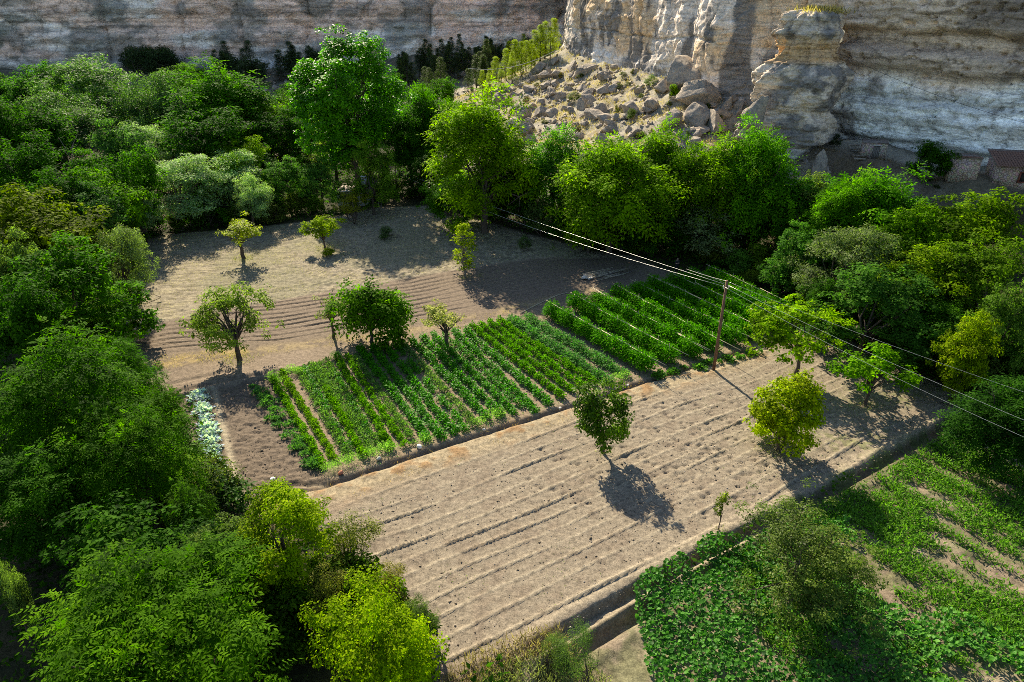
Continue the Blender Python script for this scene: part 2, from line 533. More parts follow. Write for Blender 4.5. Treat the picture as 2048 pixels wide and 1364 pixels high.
def ground_mat():
    m, nt, nd, lk, bs = new_mat('soil')
    at = N(nt, 'ShaderNodeAttribute', attribute_name='col')
    geo = N(nt, 'ShaderNodeNewGeometry')
    n1 = noise_node(nt, 3.2, 8, 0.72, geo.outputs['Position']); n2 = noise_node(nt, 14.0, 5, 0.7, geo.outputs['Position'])
    f1 = ramp(nt, n1.outputs[0], [(0.30, 0.5), (0.5, 1.0), (0.70, 1.4)])
    f2 = ramp(nt, n2.outputs[0], [(0.32, 0.55), (0.5, 1.0), (0.68, 1.35)])
    c = mix_rgb(nt, at.outputs['Color'], f1, 1.0, 'MULTIPLY'); c = mix_rgb(nt, c, f2, 1.0, 'MULTIPLY')
    c = mix_rgb(nt, c, (0.87, 0.905, 0.87), 1.0, 'MULTIPLY')
    lk.new(c, bs.inputs['Base Color'])
    bs.inputs['Roughness'].default_value = 0.95; bs.inputs['Specular IOR Level'].default_value = 0.1
    ad = N(nt, 'ShaderNodeMath', operation='ADD'); lk.new(n1.outputs[0], ad.inputs[0])
    mu = N(nt, 'ShaderNodeMath', operation='MULTIPLY'); lk.new(n2.outputs[0], mu.inputs[0]); mu.inputs[1].default_value = 0.35
    lk.new(mu.outputs[0], ad.inputs[1])
    bump(nt, ad.outputs[0], 0.9, 0.055, bs.inputs['Normal'])
    return m

def rock_mat(name, s=1.0, dist=0.25):
    m, nt, nd, lk, bs = new_mat(name)
    at = N(nt, 'ShaderNodeAttribute', attribute_name='col')
    geo = N(nt, 'ShaderNodeNewGeometry')
    mp = N(nt, 'ShaderNodeMapping'); lk.new(geo.outputs['Position'], mp.inputs[0]); mp.inputs['Scale'].default_value = (1, 1, 3.0)
    n1 = noise_node(nt, 0.55 * s, 9, 0.68, mp.outputs[0], 0.4)
    mp2 = N(nt, 'ShaderNodeMapping'); lk.new(geo.outputs['Position'], mp2.inputs[0]); mp2.inputs['Scale'].default_value = (1, 1, 0.16)
    n2 = noise_node(nt, 0.8 * s, 7, 0.65, mp2.outputs[0])
    n3 = noise_node(nt, 3.5 * s, 6, 0.7, geo.outputs['Position'])
    c = mix_rgb(nt, at.outputs['Color'], ramp(nt, n1.outputs[0], [(0.3, 0.85), (0.5, 1.3), (0.7, 1.6)]), 1.0, 'MULTIPLY')
    c = mix_rgb(nt, c, ramp(nt, n2.outputs[0], [(0.33, 0.7), (0.5, 1.1), (0.75, 1.25)]), 0.4, 'MULTIPLY')
    wv = N(nt, 'ShaderNodeVectorMath', operation='MULTIPLY_ADD'); lk.new(n1.outputs['Color'], wv.inputs[0]); wv.inputs[1].default_value = (2.2 / s,) * 3
    mp3 = N(nt, 'ShaderNodeMapping'); lk.new(geo.outputs['Position'], mp3.inputs[0]); mp3.inputs['Scale'].default_value = (0.8, 0.8, 1.6); lk.new(mp3.outputs[0], wv.inputs[2])
    vo = N(nt, 'ShaderNodeTexVoronoi', feature='DISTANCE_TO_EDGE'); vo.inputs['Scale'].default_value = 0.24 * s; lk.new(wv.outputs[0], vo.inputs['Vector'])
    ck = ramp(nt, vo.outputs[0], [(0.0, 0.35), (0.018, 0.8), (0.05, 1.0)])
    c = mix_rgb(nt, c, ck, 0.8, 'MULTIPLY')
    mp4 = N(nt, 'ShaderNodeMapping'); lk.new(wv.outputs[0], mp4.inputs[0]); mp4.inputs['Scale'].default_value = (0.05, 0.05, 1.3)
    n4 = noise_node(nt, 1.6 * s, 4, 0.7, mp4.outputs[0])
    c = mix_rgb(nt, c, ramp(nt, n4.outputs[0], [(0.38, 0.35), (0.46, 1.0), (0.7, 1.15)]), 0.62, 'MULTIPLY')
    c = mix_rgb(nt, c, ramp(nt, n3.outputs[0], [(0.3, 0.72), (0.6, 1.35)]), 0.9, 'MULTIPLY')
    lk.new(c, bs.inputs['Base Color'])
    bs.inputs['Roughness'].default_value = 0.92; bs.inputs['Specular IOR Level'].default_value = 0.15
    ad = N(nt, 'ShaderNodeMath', operation='ADD'); lk.new(n1.outputs[0], ad.inputs[0])
    mu = N(nt, 'ShaderNodeMath', operation='MULTIPLY'); lk.new(n3.outputs[0], mu.inputs[0]); mu.inputs[1].default_value = 0.4
    lk.new(mu.outputs[0], ad.inputs[1])
    bump(nt, ad.outputs[0], 0.9, dist, bs.inputs['Normal'])
    return m

def boulder_mat():
    m, nt, nd, lk, bs = new_mat('boulder_rock')
    tc = N(nt, 'ShaderNodeTexCoord'); geo = N(nt, 'ShaderNodeNewGeometry')
    n1 = noise_node(nt, 0.9, 8, 0.7, geo.outputs['Position']); n2 = noise_node(nt, 4.0, 5, 0.7, geo.outputs['Position'])
    c = ramp(nt, n1.outputs[0], [(0.3, (0.15, 0.14, 0.125)), (0.45, (0.33, 0.295, 0.25)), (0.6, (0.46, 0.38, 0.29)), (0.72, (0.60, 0.54, 0.46))])
    c = mix_rgb(nt, c, ramp(nt, n2.outputs[0], [(0.3, 0.6), (0.65, 1.15)]), 0.9, 'MULTIPLY')
    lk.new(c, bs.inputs['Base Color']); bs.inputs['Roughness'].default_value = 0.93; bs.inputs['Specular IOR Level'].default_value = 0.15
    bump(nt, n1.outputs[0], 0.9, 0.35, bs.inputs['Normal'])
    return m

def stone_wall_mat():
    m, nt, nd, lk, bs = new_mat('rubble_stone')
    tc = N(nt, 'ShaderNodeTexCoord')
    v = N(nt, 'ShaderNodeTexVoronoi'); v.inputs['Scale'].default_value = 3.6; lk.new(tc.outputs['Object'], v.inputs['Vector'])
    ve = N(nt, 'ShaderNodeTexVoronoi', feature='DISTANCE_TO_EDGE'); ve.inputs['Scale'].default_value = 3.6; lk.new(tc.outputs['Object'], ve.inputs['Vector'])
    c = mix_rgb(nt, (0.50, 0.37, 0.28), v.outputs['Color'], 0.12)
    e = ramp(nt, ve.outputs[0], [(0.02, 0.45), (0.12, 1.05)])
    c = mix_rgb(nt, c, e, 1.0, 'MULTIPLY')
    lk.new(c, bs.inputs['Base Color']); bs.inputs['Roughness'].default_value = 0.95
    bump(nt, e, 0.8, 0.06, bs.inputs['Normal'])
    return m

M = {}
M['soil'] = ground_mat()
M['rock'] = rock_mat('cliff_rock'); M['rock_far'] = rock_mat('far_cliff_rock', 0.5, 1.0)
M['boulder'] = boulder_mat(); M['stone'] = stone_wall_mat()
M['leaf'] = leaf_mat('broad_leaf', 0.40, 0.75, 0.05); M['leaf_dull'] = leaf_mat('matt_leaf', 0.36, 0.6, 0.10, 1.05); M['leaf_gloss'] = leaf_mat('glossy_leaf', 0.36, 0.5, 0.13)
M['needle'] = leaf_mat('pine_needle', 0.3, 0.6, 0.2)
M['straw'] = leaf_mat('dry_straw', 0.30, 0.8, 0.05, 0.92)
M['bark'] = plain('bark', (0.09, 0.07, 0.055), 0.9, 0.1, 6.0, 0.5, bmp=0.7, bdist=0.05)
M['bark_pale'] = plain('pale_bark', (0.20, 0.17, 0.14), 0.9, 0.1, 6.0, 0.4, bmp=0.5)
M['stem'] = plain('green_stem', (0.10, 0.15, 0.04), 0.6)
M['pole'] = plain('weathered_pole', (0.17, 0.095, 0.06), 0.8, 0.2, 3.0, 0.35)
M['wire'] = plain('bare_wire', (0.62, 0.62, 0.60), 0.35, 0.6, metal=0.3)
M['darkwire'] = plain('dark_cable', (0.03, 0.03, 0.03), 0.6)
M['cane'] = plain('bleached_cane', (0.55, 0.47, 0.33), 0.6, 0.3, 5.0, 0.2)
M['plaster'] = plain('old_whitewash', (0.55, 0.56, 0.56), 0.9, 0.1, 2.5, 0.25, bmp=0.3)
M['brick'] = plain('bare_brick', (0.28, 0.10, 0.06), 0.9, 0.1, 8.0, 0.3)
M['slab'] = plain('dusty_roof_slab', (0.22, 0.19, 0.17), 0.9, 0.1, 2.0, 0.4)
M['white'] = plain('white_plastic', (0.75, 0.75, 0.73), 0.5, 0.4, 5.0, 0.15)
M['tile'] = plain('red_roof_tile', (0.20, 0.12, 0.09), 0.85, 0.1, 3.0, 0.4, bmp=0.3)
M['wood_red'] = plain('red_painted_wood', (0.22, 0.075, 0.05), 0.7, 0.2, 4.0, 0.3)
M['wood_dark'] = plain('old_dark_wood', (0.05, 0.045, 0.04), 0.8, 0.2, 4.0, 0.4)
M['wood_grey'] = plain('grey_plank', (0.20, 0.18, 0.16), 0.8, 0.2, 4.0, 0.3)
M['black'] = plain('black_cloth', (0.012, 0.012, 0.014), 0.8, 0.2)
M['skin'] = plain('skin', (0.42, 0.25, 0.18), 0.55, 0.3)
M['hair'] = plain('dark_hair', (0.02, 0.015, 0.01), 0.7)
M['pipe'] = plain('black_pipe', (0.015, 0.015, 0.015), 0.5)
M['terracotta'] = plain('terracotta', (0.42, 0.17, 0.10), 0.8, 0.2, 8.0, 0.25)
M['pebble'] = plain('pale_pebble', (0.42, 0.37, 0.31), 0.85, 0.2, 3.0, 0.3)
M['pale_stone'] = plain('pale_stone', (0.5, 0.48, 0.44), 0.9, 0.2, 4.0, 0.3, bmp=0.4)

# ------------------------------------------------------------------ the land
def make_ground():
    def axis(lo, hi, c0, c1, fine, grow):
        a = [c0]
        while a[-1] < c1: a.append(a[-1] + fine)
        st = fine
        while a[-1] < hi: st = min(st * grow, 9.0); a.append(a[-1] + st)
        b = [c0]; st = fine
        while b[-1] > lo: st = min(st * grow, 9.0); b.append(b[-1] - st)
        return np.array(b[::-1][:-1] + a)
    xs = axis(-420, 420, -20, 30, 0.13, 1.035)
    ys = [-30.0, -15, -5, 2, 8, 13, 16, 18]
    st = 0.1
    while ys[-1] < 560:
        y = ys[-1]
        st = 0.105 if y < 50 else (0.105 + (y - 50) * 0.004 if y < 100 else min(st * 1.03, 9))
        ys.append(y + st)
    ys = np.array(ys)
    X, Y = np.meshgrid(xs, ys)
    Z, C = land_fine(X, Y)
    V = np.stack([X, Y, Z], -1).reshape(-1, 3)
    nx, ny = len(xs), len(ys)
    i = np.arange(ny - 1)[:, None] * nx + np.arange(nx - 1)[None]
    F = np.stack([i, i + 1, i + 1 + nx, i + nx], -1).reshape(-1, 4)
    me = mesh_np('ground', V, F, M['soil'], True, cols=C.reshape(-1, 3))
    tag(obj('ground', me), 'pale ploughed and rough valley floor rising to the rocky slopes', kind='structure')
make_ground()

# ------------------------------------------------------------------ cliffs
def cliff(name, trace, top, step, vstep, style, seed, mat, label, back=60.0, zb=-3.0):
    tr = np.array([(a[0], a[1]) for a in trace], float)
    seg = np.linalg.norm(np.diff(tr, axis=0), axis=1); L = np.concatenate([[0], np.cumsum(seg)])
    n = int(L[-1] / step)
    s = np.linspace(0, L[-1], n)
    sx = np.interp(s, L, tr[:, 0]); sy = np.interp(s, L, tr[:, 1])
    k = max(3, int(5.0 / step)); ker = np.ones(k) / k
    def smooth(a):
        return np.convolve(np.pad(a, k // 2, mode='edge'), ker, 'same')[k // 2: k // 2 + len(a)]
    sx = smooth(sx); sy = smooth(sy)
    tx = np.gradient(sx); ty = np.gradient(sy); q = np.hypot(tx, ty); tx /= q; ty /= q
    ox, oy = ty, -tx                     # outward, to the right hand of the trace direction
    zs = np.arange(zb, top, vstep)
    S, Zg = np.meshgrid(s, zs)
    D = style(S, Zg, seed)
    slope = (Zg - zb) * -0.06
    X = sx[None] + ox[None] * (D + slope); Y = sy[None] + oy[None] * (D + slope); Zz = Zg + (fbm(S / 3, Zg / 3, seed + 5, 2) - .5) * 0.6
    C = style.color(S, Zg, seed, D)
    # plateau behind the lip
    rowsX = [X]; rowsY = [Y]; rowsZ = [Zz]; rowsC = [C]
    for d in (1.5, 5, 15, back):
        rowsX.append((X[-1] - ox * d)[None]); rowsY.append((Y[-1] - oy * d)[None])
        rowsZ.append((Zz[-1] + min(d, 8) * 0.3 + (vnoise(s / 5, s * 0 + d, seed) - .5) * 1.5)[None]); rowsC.append((C[-1] * 0.8)[None])
    X = np.vstack(rowsX); Y = np.vstack(rowsY); Zz = np.vstack(rowsZ); C = np.vstack(rowsC)
    ny, nx = X.shape
    V = np.stack([X, Y, Zz], -1).reshape(-1, 3)
    i = np.arange(ny - 1)[:, None] * nx + np.arange(nx - 1)[None]
    F = np.stack([i, i + 1, i + 1 + nx, i + nx], -1).reshape(-1, 4)
    me = mesh_np(name, V, F, mat, False, cols=np.clip(C.reshape(-1, 3), 0.01, 0.85))
    tag(obj(name, me), label, kind='structure')

def strata1d(z, seed, f):
    return vnoise(z * f, z * 0 + 0.5, seed)

class StyleFar:
    def __call__(self, S, Z, seed):
        big = (fbm(S / 26, Z / 60, seed, 3) - 0.5) * 16
        buttress = (np.abs(fbm(S / 11, Z / 40, seed + 3, 3) - 0.5)) * -9
        zz = Z + (fbm(S / 40, Z / 10, seed + 9, 2) - 0.5) * 3
        st = (strata1d(zz, seed + 1, 0.22) - 0.5) * 2.6 + (strata1d(zz, seed + 2, 0.7) - 0.5) * 1.1
        st = st * sstep(fbm(S / 30, Z / 20, seed + 4, 2), 0.3, 0.6)
        fine = (fbm(S / 3.5, Z / 2.0, seed + 7, 5, .6) - 0.5) * 3.2 + np.floor(fbm(S / 9, Z / 6, seed + 17, 3) * 6) / 6 * 3.0
        crack = -2.2 * np.exp(-((((S + (fbm(S / 9, Z / 9, seed + 8, 2) - .5) * 6) % 23) - 11) / 0.6) ** 2)
        return big + buttress + st + fine + crack
    def color(self, S, Z, seed, D):
        c = np.zeros(S.shape + (3,)); c[...] = (0.74, 0.54, 0.42)
        w = sstep(fbm(S / 20, Z / 7, seed + 20, 3), 0.48, 0.62)[..., None]
        c = c * (1 - w) + np.array((0.74, 0.66, 0.57)) * w
        wl_ = (sstep(Z, 9.5, 5.5) * sstep(S, 150, 190) * 0.9)[..., None]
        c = c * (1 - wl_) + np.array((0.66, 0.64, 0.60)) * wl_
        g = (sstep(fbm(S / 12, Z / 8, seed + 21, 5), 0.54, 0.64) * 0.7)[..., None]
        c = c * (1 - g) + np.array((0.17, 0.18, 0.16)) * g
        lf = (sstep(S, 330, 260) * sstep(fbm(S / 14, Z / 4, seed + 22, 4), 0.42, 0.55) * 0.85)[..., None]
        c = c * (1 - lf) + np.array((0.08, 0.10, 0.075)) * lf
        b = sstep(strata1d(Z + (fbm(S / 30, Z, seed, 2) - .5) * 2, seed + 30, 1.1), 0.2, 0.8)[..., None]
        return c * (0.75 + 0.4 * b)

class StyleNear:
    def __call__(self, S, Z, seed):
        big = (fbm(S / 15, Z / 40, seed, 3) - 0.5) * 3.4
        blocks = np.floor(fbm(S / 7, Z / 9, seed + 1, 2) * 7) / 7 * 2.0
        zz = Z + (S - 100) * 0.02
        st = (strata1d(zz, seed + 2, 0.3) - 0.5) * 0.9 + (strata1d(zz, seed + 3, 1.1) - 0.5) * 0.35
        fine = (fbm(S / 1.6, Z / 1.6, seed + 7, 4) - 0.5) * 1.0
        crack = -1.1 * np.exp(-((((S + (fbm(S / 6, Z / 7, seed + 8, 3) - .5) * 7) % 13) - 6) / 0.22) ** 2)
        hcr = -0.5 * np.exp(-((((Z + (fbm(S / 14, Z / 9, seed + 8, 3) - .5) * 3) % 7.3) - 5) / 0.15) ** 2)
        return big + blocks + st + fine + crack + hcr
    def color(self, S, Z, seed, D):
        c = np.zeros(S.shape + (3,)); c[...] = (0.58, 0.50, 0.42)
        w = sstep(fbm(S / 9, Z / 9, seed + 20, 4), 0.45, 0.62)[..., None]
        c = c * (1 - w) + np.array((0.55, 0.40, 0.25)) * w
        lo = (sstep(fbm(S / 5, Z / 3, seed + 25, 3) * 4 + Z, 21, 15) * 0.8)[..., None]
        c = c * (1 - lo) + np.array((0.60, 0.57, 0.53)) * lo
        g = (sstep(fbm(S / 3.2, Z / 7, seed + 21, 5), 0.51, 0.62) * 0.85)[..., None]
        c = c * (1 - g) + np.array((0.12, 0.115, 0.11)) * g
        return c

class StyleRight:
    def __call__(self, S, Z, seed):
        big = (fbm(S / 16, Z / 50, seed, 2) - 0.5) * 3
        zz = Z + (fbm(S / 22, Z / 12, seed + 9, 3) - 0.5) * 3.4
        a = strata1d(zz, seed + 2, 0.42)
        st = (sstep(a, 0.25, 0.75) - 0.5) * 2.5 + (strata1d(zz, seed + 3, 1.3) - 0.5) * 0.9 + (strata1d(zz, seed + 4, 3.1) - 0.5) * 0.3
        st = st * (0.55 + 0.8 * fbm(S / 12, Z / 9, seed + 5, 2))
        under = -2.2 * sstep(Z, 12.5, 9.0) * sstep(Z, 2, 7)
        fine = (fbm(S / 1.3, Z / 1.0, seed + 7, 4) - 0.5) * 0.8
        pock = -0.7 * sstep(fbm(S / 0.9, Z / 0.8, seed + 15, 3), 0.66, 0.75)
        return big + st + under + fine + pock
    def color(self, S, Z, seed, D):
        c = np.zeros(S.shape + (3,)); c[...] = (0.56, 0.44, 0.33)
        w = sstep(fbm(S / 9, Z / 4, seed + 20, 4) * 8 + Z, 23, 17)[..., None]
        c = c * (1 - w) + np.array((0.70, 0.71, 0.68)) * w
        b = sstep(strata1d(Z + (fbm(S / 22, Z / 12, seed + 9, 3) - .5) * 3.4, seed + 4, 1.6), 0.25, 0.75)[..., None]
        c = c * (0.72 + 0.42 * b)
        g = (sstep(fbm(S / 4, Z / 5, seed + 21, 5), 0.53, 0.66) * 0.7)[..., None]
        return c * (1 - g) + np.array((0.13, 0.105, 0.085)) * g

cliff('far_cliff', FAR_TRACE, 62, 0.8, 0.6, StyleFar(), 3, M['rock_far'], 'long banded rose grey canyon wall closing the far end of the valley', 80, -2)
cliff('spur_cliff', NEAR_TRACE[:6] + [(47.5, 106.5)], 42, 0.28, 0.24, StyleNear(), 40, M['rock'], 'sheer blotched cliff above the sunlit boulder slope', 60)
cliff('banded_cliff', [(46.5, 109)] + NEAR_TRACE[6:], 35, 0.28, 0.2, StyleRight(), 77, M['rock'], 'shaded overhanging cliff with horizontal bands above the stone huts', 50)

# ------------------------------------------------------------------ rocks
def rock_mesh(name, seed, r=(1, 1, 1), sub=4, lump=0.35, layered=0.0, mat=None):
    import bmesh
    bm = bmesh.new(); bmesh.ops.create_icosphere(bm, subdivisions=sub, radius=1.0)
    V = np.array([v.co[:] for v in bm.verts]); F = np.array([[v.index for v in f.verts] for f in bm.faces]); bm.free()
    g = np.random.RandomState(seed)
    P = V.copy()
    for k in range(16):                       # planar chops make it a block
        d = g.normal(size=3); d /= np.linalg.norm(d); h = g.uniform(0.42, 0.78)
        t = P @ d; over = np.maximum(t - h, 0); P = P - over[:, None] * d[None]
    n = fbm(P[:, 0] * 2 + P[:, 2] * 1.7 + seed, P[:, 1] * 2 - P[:, 2] * 1.3, seed, 4) - 0.5
    P = P * (1 + n[:, None] * lump)
    n = fbm(P[:, 0] * 6 + P[:, 2] * 5 + seed, P[:, 1] * 6 - P[:, 2] * 4.3, seed + 3, 3) - 0.5
    P = P * (1 + n[:, None] * 0.22)
    P = P * np.array(r)
    if layered:
        st = (vnoise(P[:, 2] * 0.75, P[:, 2] * 0, seed + 1) - 0.5) * layered + (vnoise(P[:, 2] * 2.1, P[:, 2] * 0, seed + 2) - 0.5) * layered * 0.4
        rr = np.hypot(P[:, 0], P[:, 1]) + 1e-6
        P[:, 0] += P[:, 0] / rr * st; P[:, 1] += P[:, 1] / rr * st
    return mesh_np(name, P, F, mat or M['boulder'], False)

ROCKS = [rock_mesh('boulder', 100 + i, (1.15, 0.85 + 0.1 * (i % 4), 0.75 + 0.08 * (i % 3)), 4, .25) for i in range(9)]
rs = np.random.RandomState(77)
def boulder(px, py, wpx, label, mesh=None, group=None, zscale=1.0, sink=0.25):
    x, y, z, Z = GT(px, py, start=93)
    r = wpx * Z / FPX / 2
    o = obj('boulder', mesh or ROCKS[rs.randint(9)])
    o.location = (x, y, z + r * 0.30 * (1 - sink) * zscale); o.scale = (r * rs.uniform(.9, 1.4), r * rs.uniform(.8, 1.1), r * zscale)
    o.rotation_euler = (rs.uniform(-.3, .3), rs.uniform(-.3, .3), rs.uniform(0, 6.28))
    tag(o, label, 'boulder', group)
    return o
boulder(1048, 240, 46, 'dark rounded boulder at the lower left foot of the sunlit slope', zscale=1.1)
boulder(1005, 198, 26, 'pale grey block lying at the left tip of the sunlit slope')
boulder(1108, 128, 22, 'white boulder at the top of the slope under the left corner of the cliff')
boulder(1380, 165, 120, 'largest slanting grey slab leaning under the middle of the cliff', zscale=0.9)
boulder(1330, 180, 60, 'grey slab tipped against the left of the largest slab')
boulder(1400, 205, 80, 'long low boulder in front of the largest slanting slab')
boulder(1400, 245, 75, 'dark spiky boulder with dry grass tuft above the treetops')
boulder(1430, 262, 70, 'whitish boulder with dark top right of the spiky boulder')
boulder(1345, 250, 50, 'square brown boulder above the walnut treetops')
boulder(1380, 270, 36, 'flat pale stone low on the slope just above the trees')
boulder(1190, 235, 70, 'long dark outcrop low in the middle of the sunlit slope', zscale=0.6)
boulder(1260, 225, 60, 'grey jagged outcrop right of the long dark one')
boulder(1165, 150, 40, 'grey block high on the sunlit slope below the white patch')
boulder(1210, 160, 36, 'dark block below the cliff foot among straw tufts')
boulder(1090, 175, 32, 'pale angular block in the left of the sunlit slope')
boulder(1120, 200, 34, 'whitish split block mid slope on the left')
boulder(1305, 215, 44, 'shadowed block beside the green shrubs on the slope')
boulder(1455, 215, 44, 'small block in the dark gully left of the rock tower')
small = [(rs.uniform(980, 1480), rs.uniform(130, 290), 10 + 34 * rs.rand() ** 2.0) for k in range(205)]
kk = 0
for (a, b, c) in small:
    if b < 100 + abs(a - 1150) * 0.0 + (1150 - a) * 0.5: continue
    boulder(a, b, c, 'small grey stone scattered on the straw covered slope below the cliff', group='small stones on the sunlit slope'); kk += 1
for k in range(36):
    a, b = rs.uniform(880, 1110), rs.uniform(100, 190)
    if b > 215 - (a - 880) * 0.35: continue
    x, y, z, Z = GT(a, b, start=180)
    o = obj('boulder', ROCKS[k % 6]); r = rs.uniform(0.6, 2.2); o.location = (x, y, z + r * .3); o.scale = (r, r, r); o.rotation_euler = (0, 0, rs.uniform(0, 6))
    tag(o, 'grey rock among the dark pines on the shaded far slope', 'boulder', 'rocks on the shaded far slope')
for k in range(26):
    a, b = rs.uniform(510, 625), rs.uniform(160, 185)
    x, y, z, Z = GT(a, b, start=180)
    o = obj('boulder', ROCKS[k % 6]); r = rs.uniform(0.5, 1.3); o.location = (x, y, z + r * .3); o.scale = (r, r, r); o.rotation_euler = (0, 0, rs.uniform(0, 6))
    tag(o, 'pale rubble stone at the foot of the far wall left of the tall poplar', 'boulder', 'rubble below the far wall')

def slope_rubble():
    g = np.random.RandomState(54); n = 9000
    xs = g.uniform(-16, 44, n); ys = g.uniform(92, 185, n)
    d, _ = poly_dist(xs, ys, NEAR_TRACE)
    m = (big_land(xs, ys) > 1.6) & (d > .8) & (fbm(xs / 3, ys / 3, 55, 3) > .44); xs, ys = xs[m], ys[m]; k = len(xs)
    r = .10 + .42 * g.rand(k) ** 3; z = land(xs, ys) + r * .1
    D = unit_dirs(g, 8)
    D = np.array([[1, 0, 0], [-1, 0, 0], [0, 1, 0], [0, -1, 0], [0, 0, 1], [0, 0, -1]], float)
    V = (np.stack([xs, ys, z], 1)[:, None] + (D[None] + g.normal(size=(k, 6, 3)) * .3) * (r[:, None, None] * g.uniform(.6, 1.5, (k, 6, 1)))).reshape(-1, 3)
    f = np.array([[0, 2, 4], [2, 1, 4], [1, 3, 4], [3, 0, 4], [2, 0, 5], [1, 2, 5], [3, 1, 5], [0, 3, 5]])
    F = (np.arange(k)[:, None, None] * 6 + f[None]).reshape(-1, 3)
    tag(obj('rubble', mesh_np('rubble', V, F, M['boulder'])), 'loose angular rubble covering the slope below the cliff', kind='stuff')

# rock tower and its leaning block
def rock_tower():
    root = empty('rock_tower', (41.0, 103.5, 3.0))
    tag(root, 'free standing layered rock tower with a narrow neck and grassy top', 'rock')
    nz, na = 150, 120
    zs = np.linspace(0, 22.0, nz); an = np.linspace(0, 2 * math.pi, na, endpoint=False)
    A, Zg = np.meshgrid(an, zs)
    prof = np.interp(zs, [0, 2.2, 4.0, 4.8, 7.5, 8.4, 11.8, 12.4, 14.2, 15.2, 15.6, 18, 18.8, 20.5, 21.6, 22], [4.6, 4.8, 4.5, 5.9, 5.6, 5.0, 5.1, 5.5, 5.2, 4.4, 3.4, 3.3, 3.9, 3.4, 2.6, 0.2])
    offx = np.interp(zs, [0, 5, 15, 16, 22], [1.0, 0, 0.6, 0.9, 0.2])
    R = prof[:, None] * (1 + (fbm(np.cos(A) * 1.3 + 5, np.sin(A) * 1.3 + Zg * 0.12, 5, 3) - .5) * 0.7)
    R = R + (fbm(np.cos(A) * 5 + 9, np.sin(A) * 5 + Zg * 0.8, 6, 4) - .5) * 2.2 + (np.round(vnoise(Zg * 0.9, A * 0, 8) * 3) / 3 - .5) * 0.9 + (fbm(A * 7, Zg * 2.2, 16, 3) - .5) * 0.7 * np.minimum(1, prof[:, None] / 3)
    R = R * (1 + 0.10 * np.sign(np.cos(4 * A)) * np.abs(np.cos(4 * A)) ** .5)
    R[-1] = 0.1
    X = R * np.cos(A) * 0.98 + offx[:, None]; Y = R * np.sin(A) * 0.85
    V = np.stack([X, Y, Zg], -1).reshape(-1, 3)
    i = np.arange(nz - 1)[:, None] * na; j = np.arange(na)[None]
    F = np.stack([i + j, i + (j + 1) % na, i + na + (j + 1) % na, i + na + j], -1).reshape(-1, 4)
    c = np.zeros(Zg.shape + (3,)); c[...] = (0.46, 0.39, 0.31)
    g = (sstep(fbm(A * 3, Zg / 1.6, 12, 5), 0.45, 0.6) * 0.85)[..., None]; c = c * (1 - g) + np.array((0.14, 0.135, 0.13)) * g
    o_ = (sstep(Zg, 15, 15.5) * sstep(Zg, 18.5, 17.5))[..., None] * 0.8; c = c * (1 - o_) + np.array((0.52, 0.34, 0.17)) * o_
    w = sstep(Zg, 4.5, 3.8)[..., None] * 0.8; c = c * (1 - w) + np.array((0.5, 0.47, 0.42)) * w
    obj('rock', mesh_np('tower_rock', V, F, M['rock'], False, cols=c.reshape(-1, 3)), root)
    return root
tower = rock_tower()
lb = obj('boulder', rock_mesh('leaning_block', 31, (1, 0.75, 1.35), 4), None, (33.9, 99.5, 11.3))
lb.scale = (2.5, 2.3, 2.5); lb.rotation_euler = (0.1, 0.22, 0.4)
tag(lb, 'tall pale block balanced against the left side of the rock tower', 'boulder')

# ------------------------------------------------------------------ foliage machinery
def nrm(a):
    return a / np.maximum(np.linalg.norm(a, axis=-1, keepdims=True), 1e-9)

def leaf_cards(name, P, A, Nn, wid, tint, mat, fold=0.25):
    """each leaf is a small folded blade: P base, A length vector, Nn normal, wid half width factor"""
    L = np.linalg.norm(A, axis=1, keepdims=True)
    B = nrm(np.cross(A, Nn)) * L * wid
    up = nrm(np.cross(B, A)) * L * wid * fold
    mid = P + A * 0.42
    V = np.stack([P, mid + B + up, P + A, mid - B + up], 1).reshape(-1, 3)
    n = len(P); b = np.arange(n)[:, None] * 4
    F = np.concatenate([b + np.array([[0, 1, 2]]), b + np.array([[0, 2, 3]])])
    return mesh_np(name, V, F, mat, False, attrs={'tint': np.repeat(tint, 4)})

def unit_dirs(g, n):
    return nrm(g.normal(size=(n, 3)))

slope_rubble()

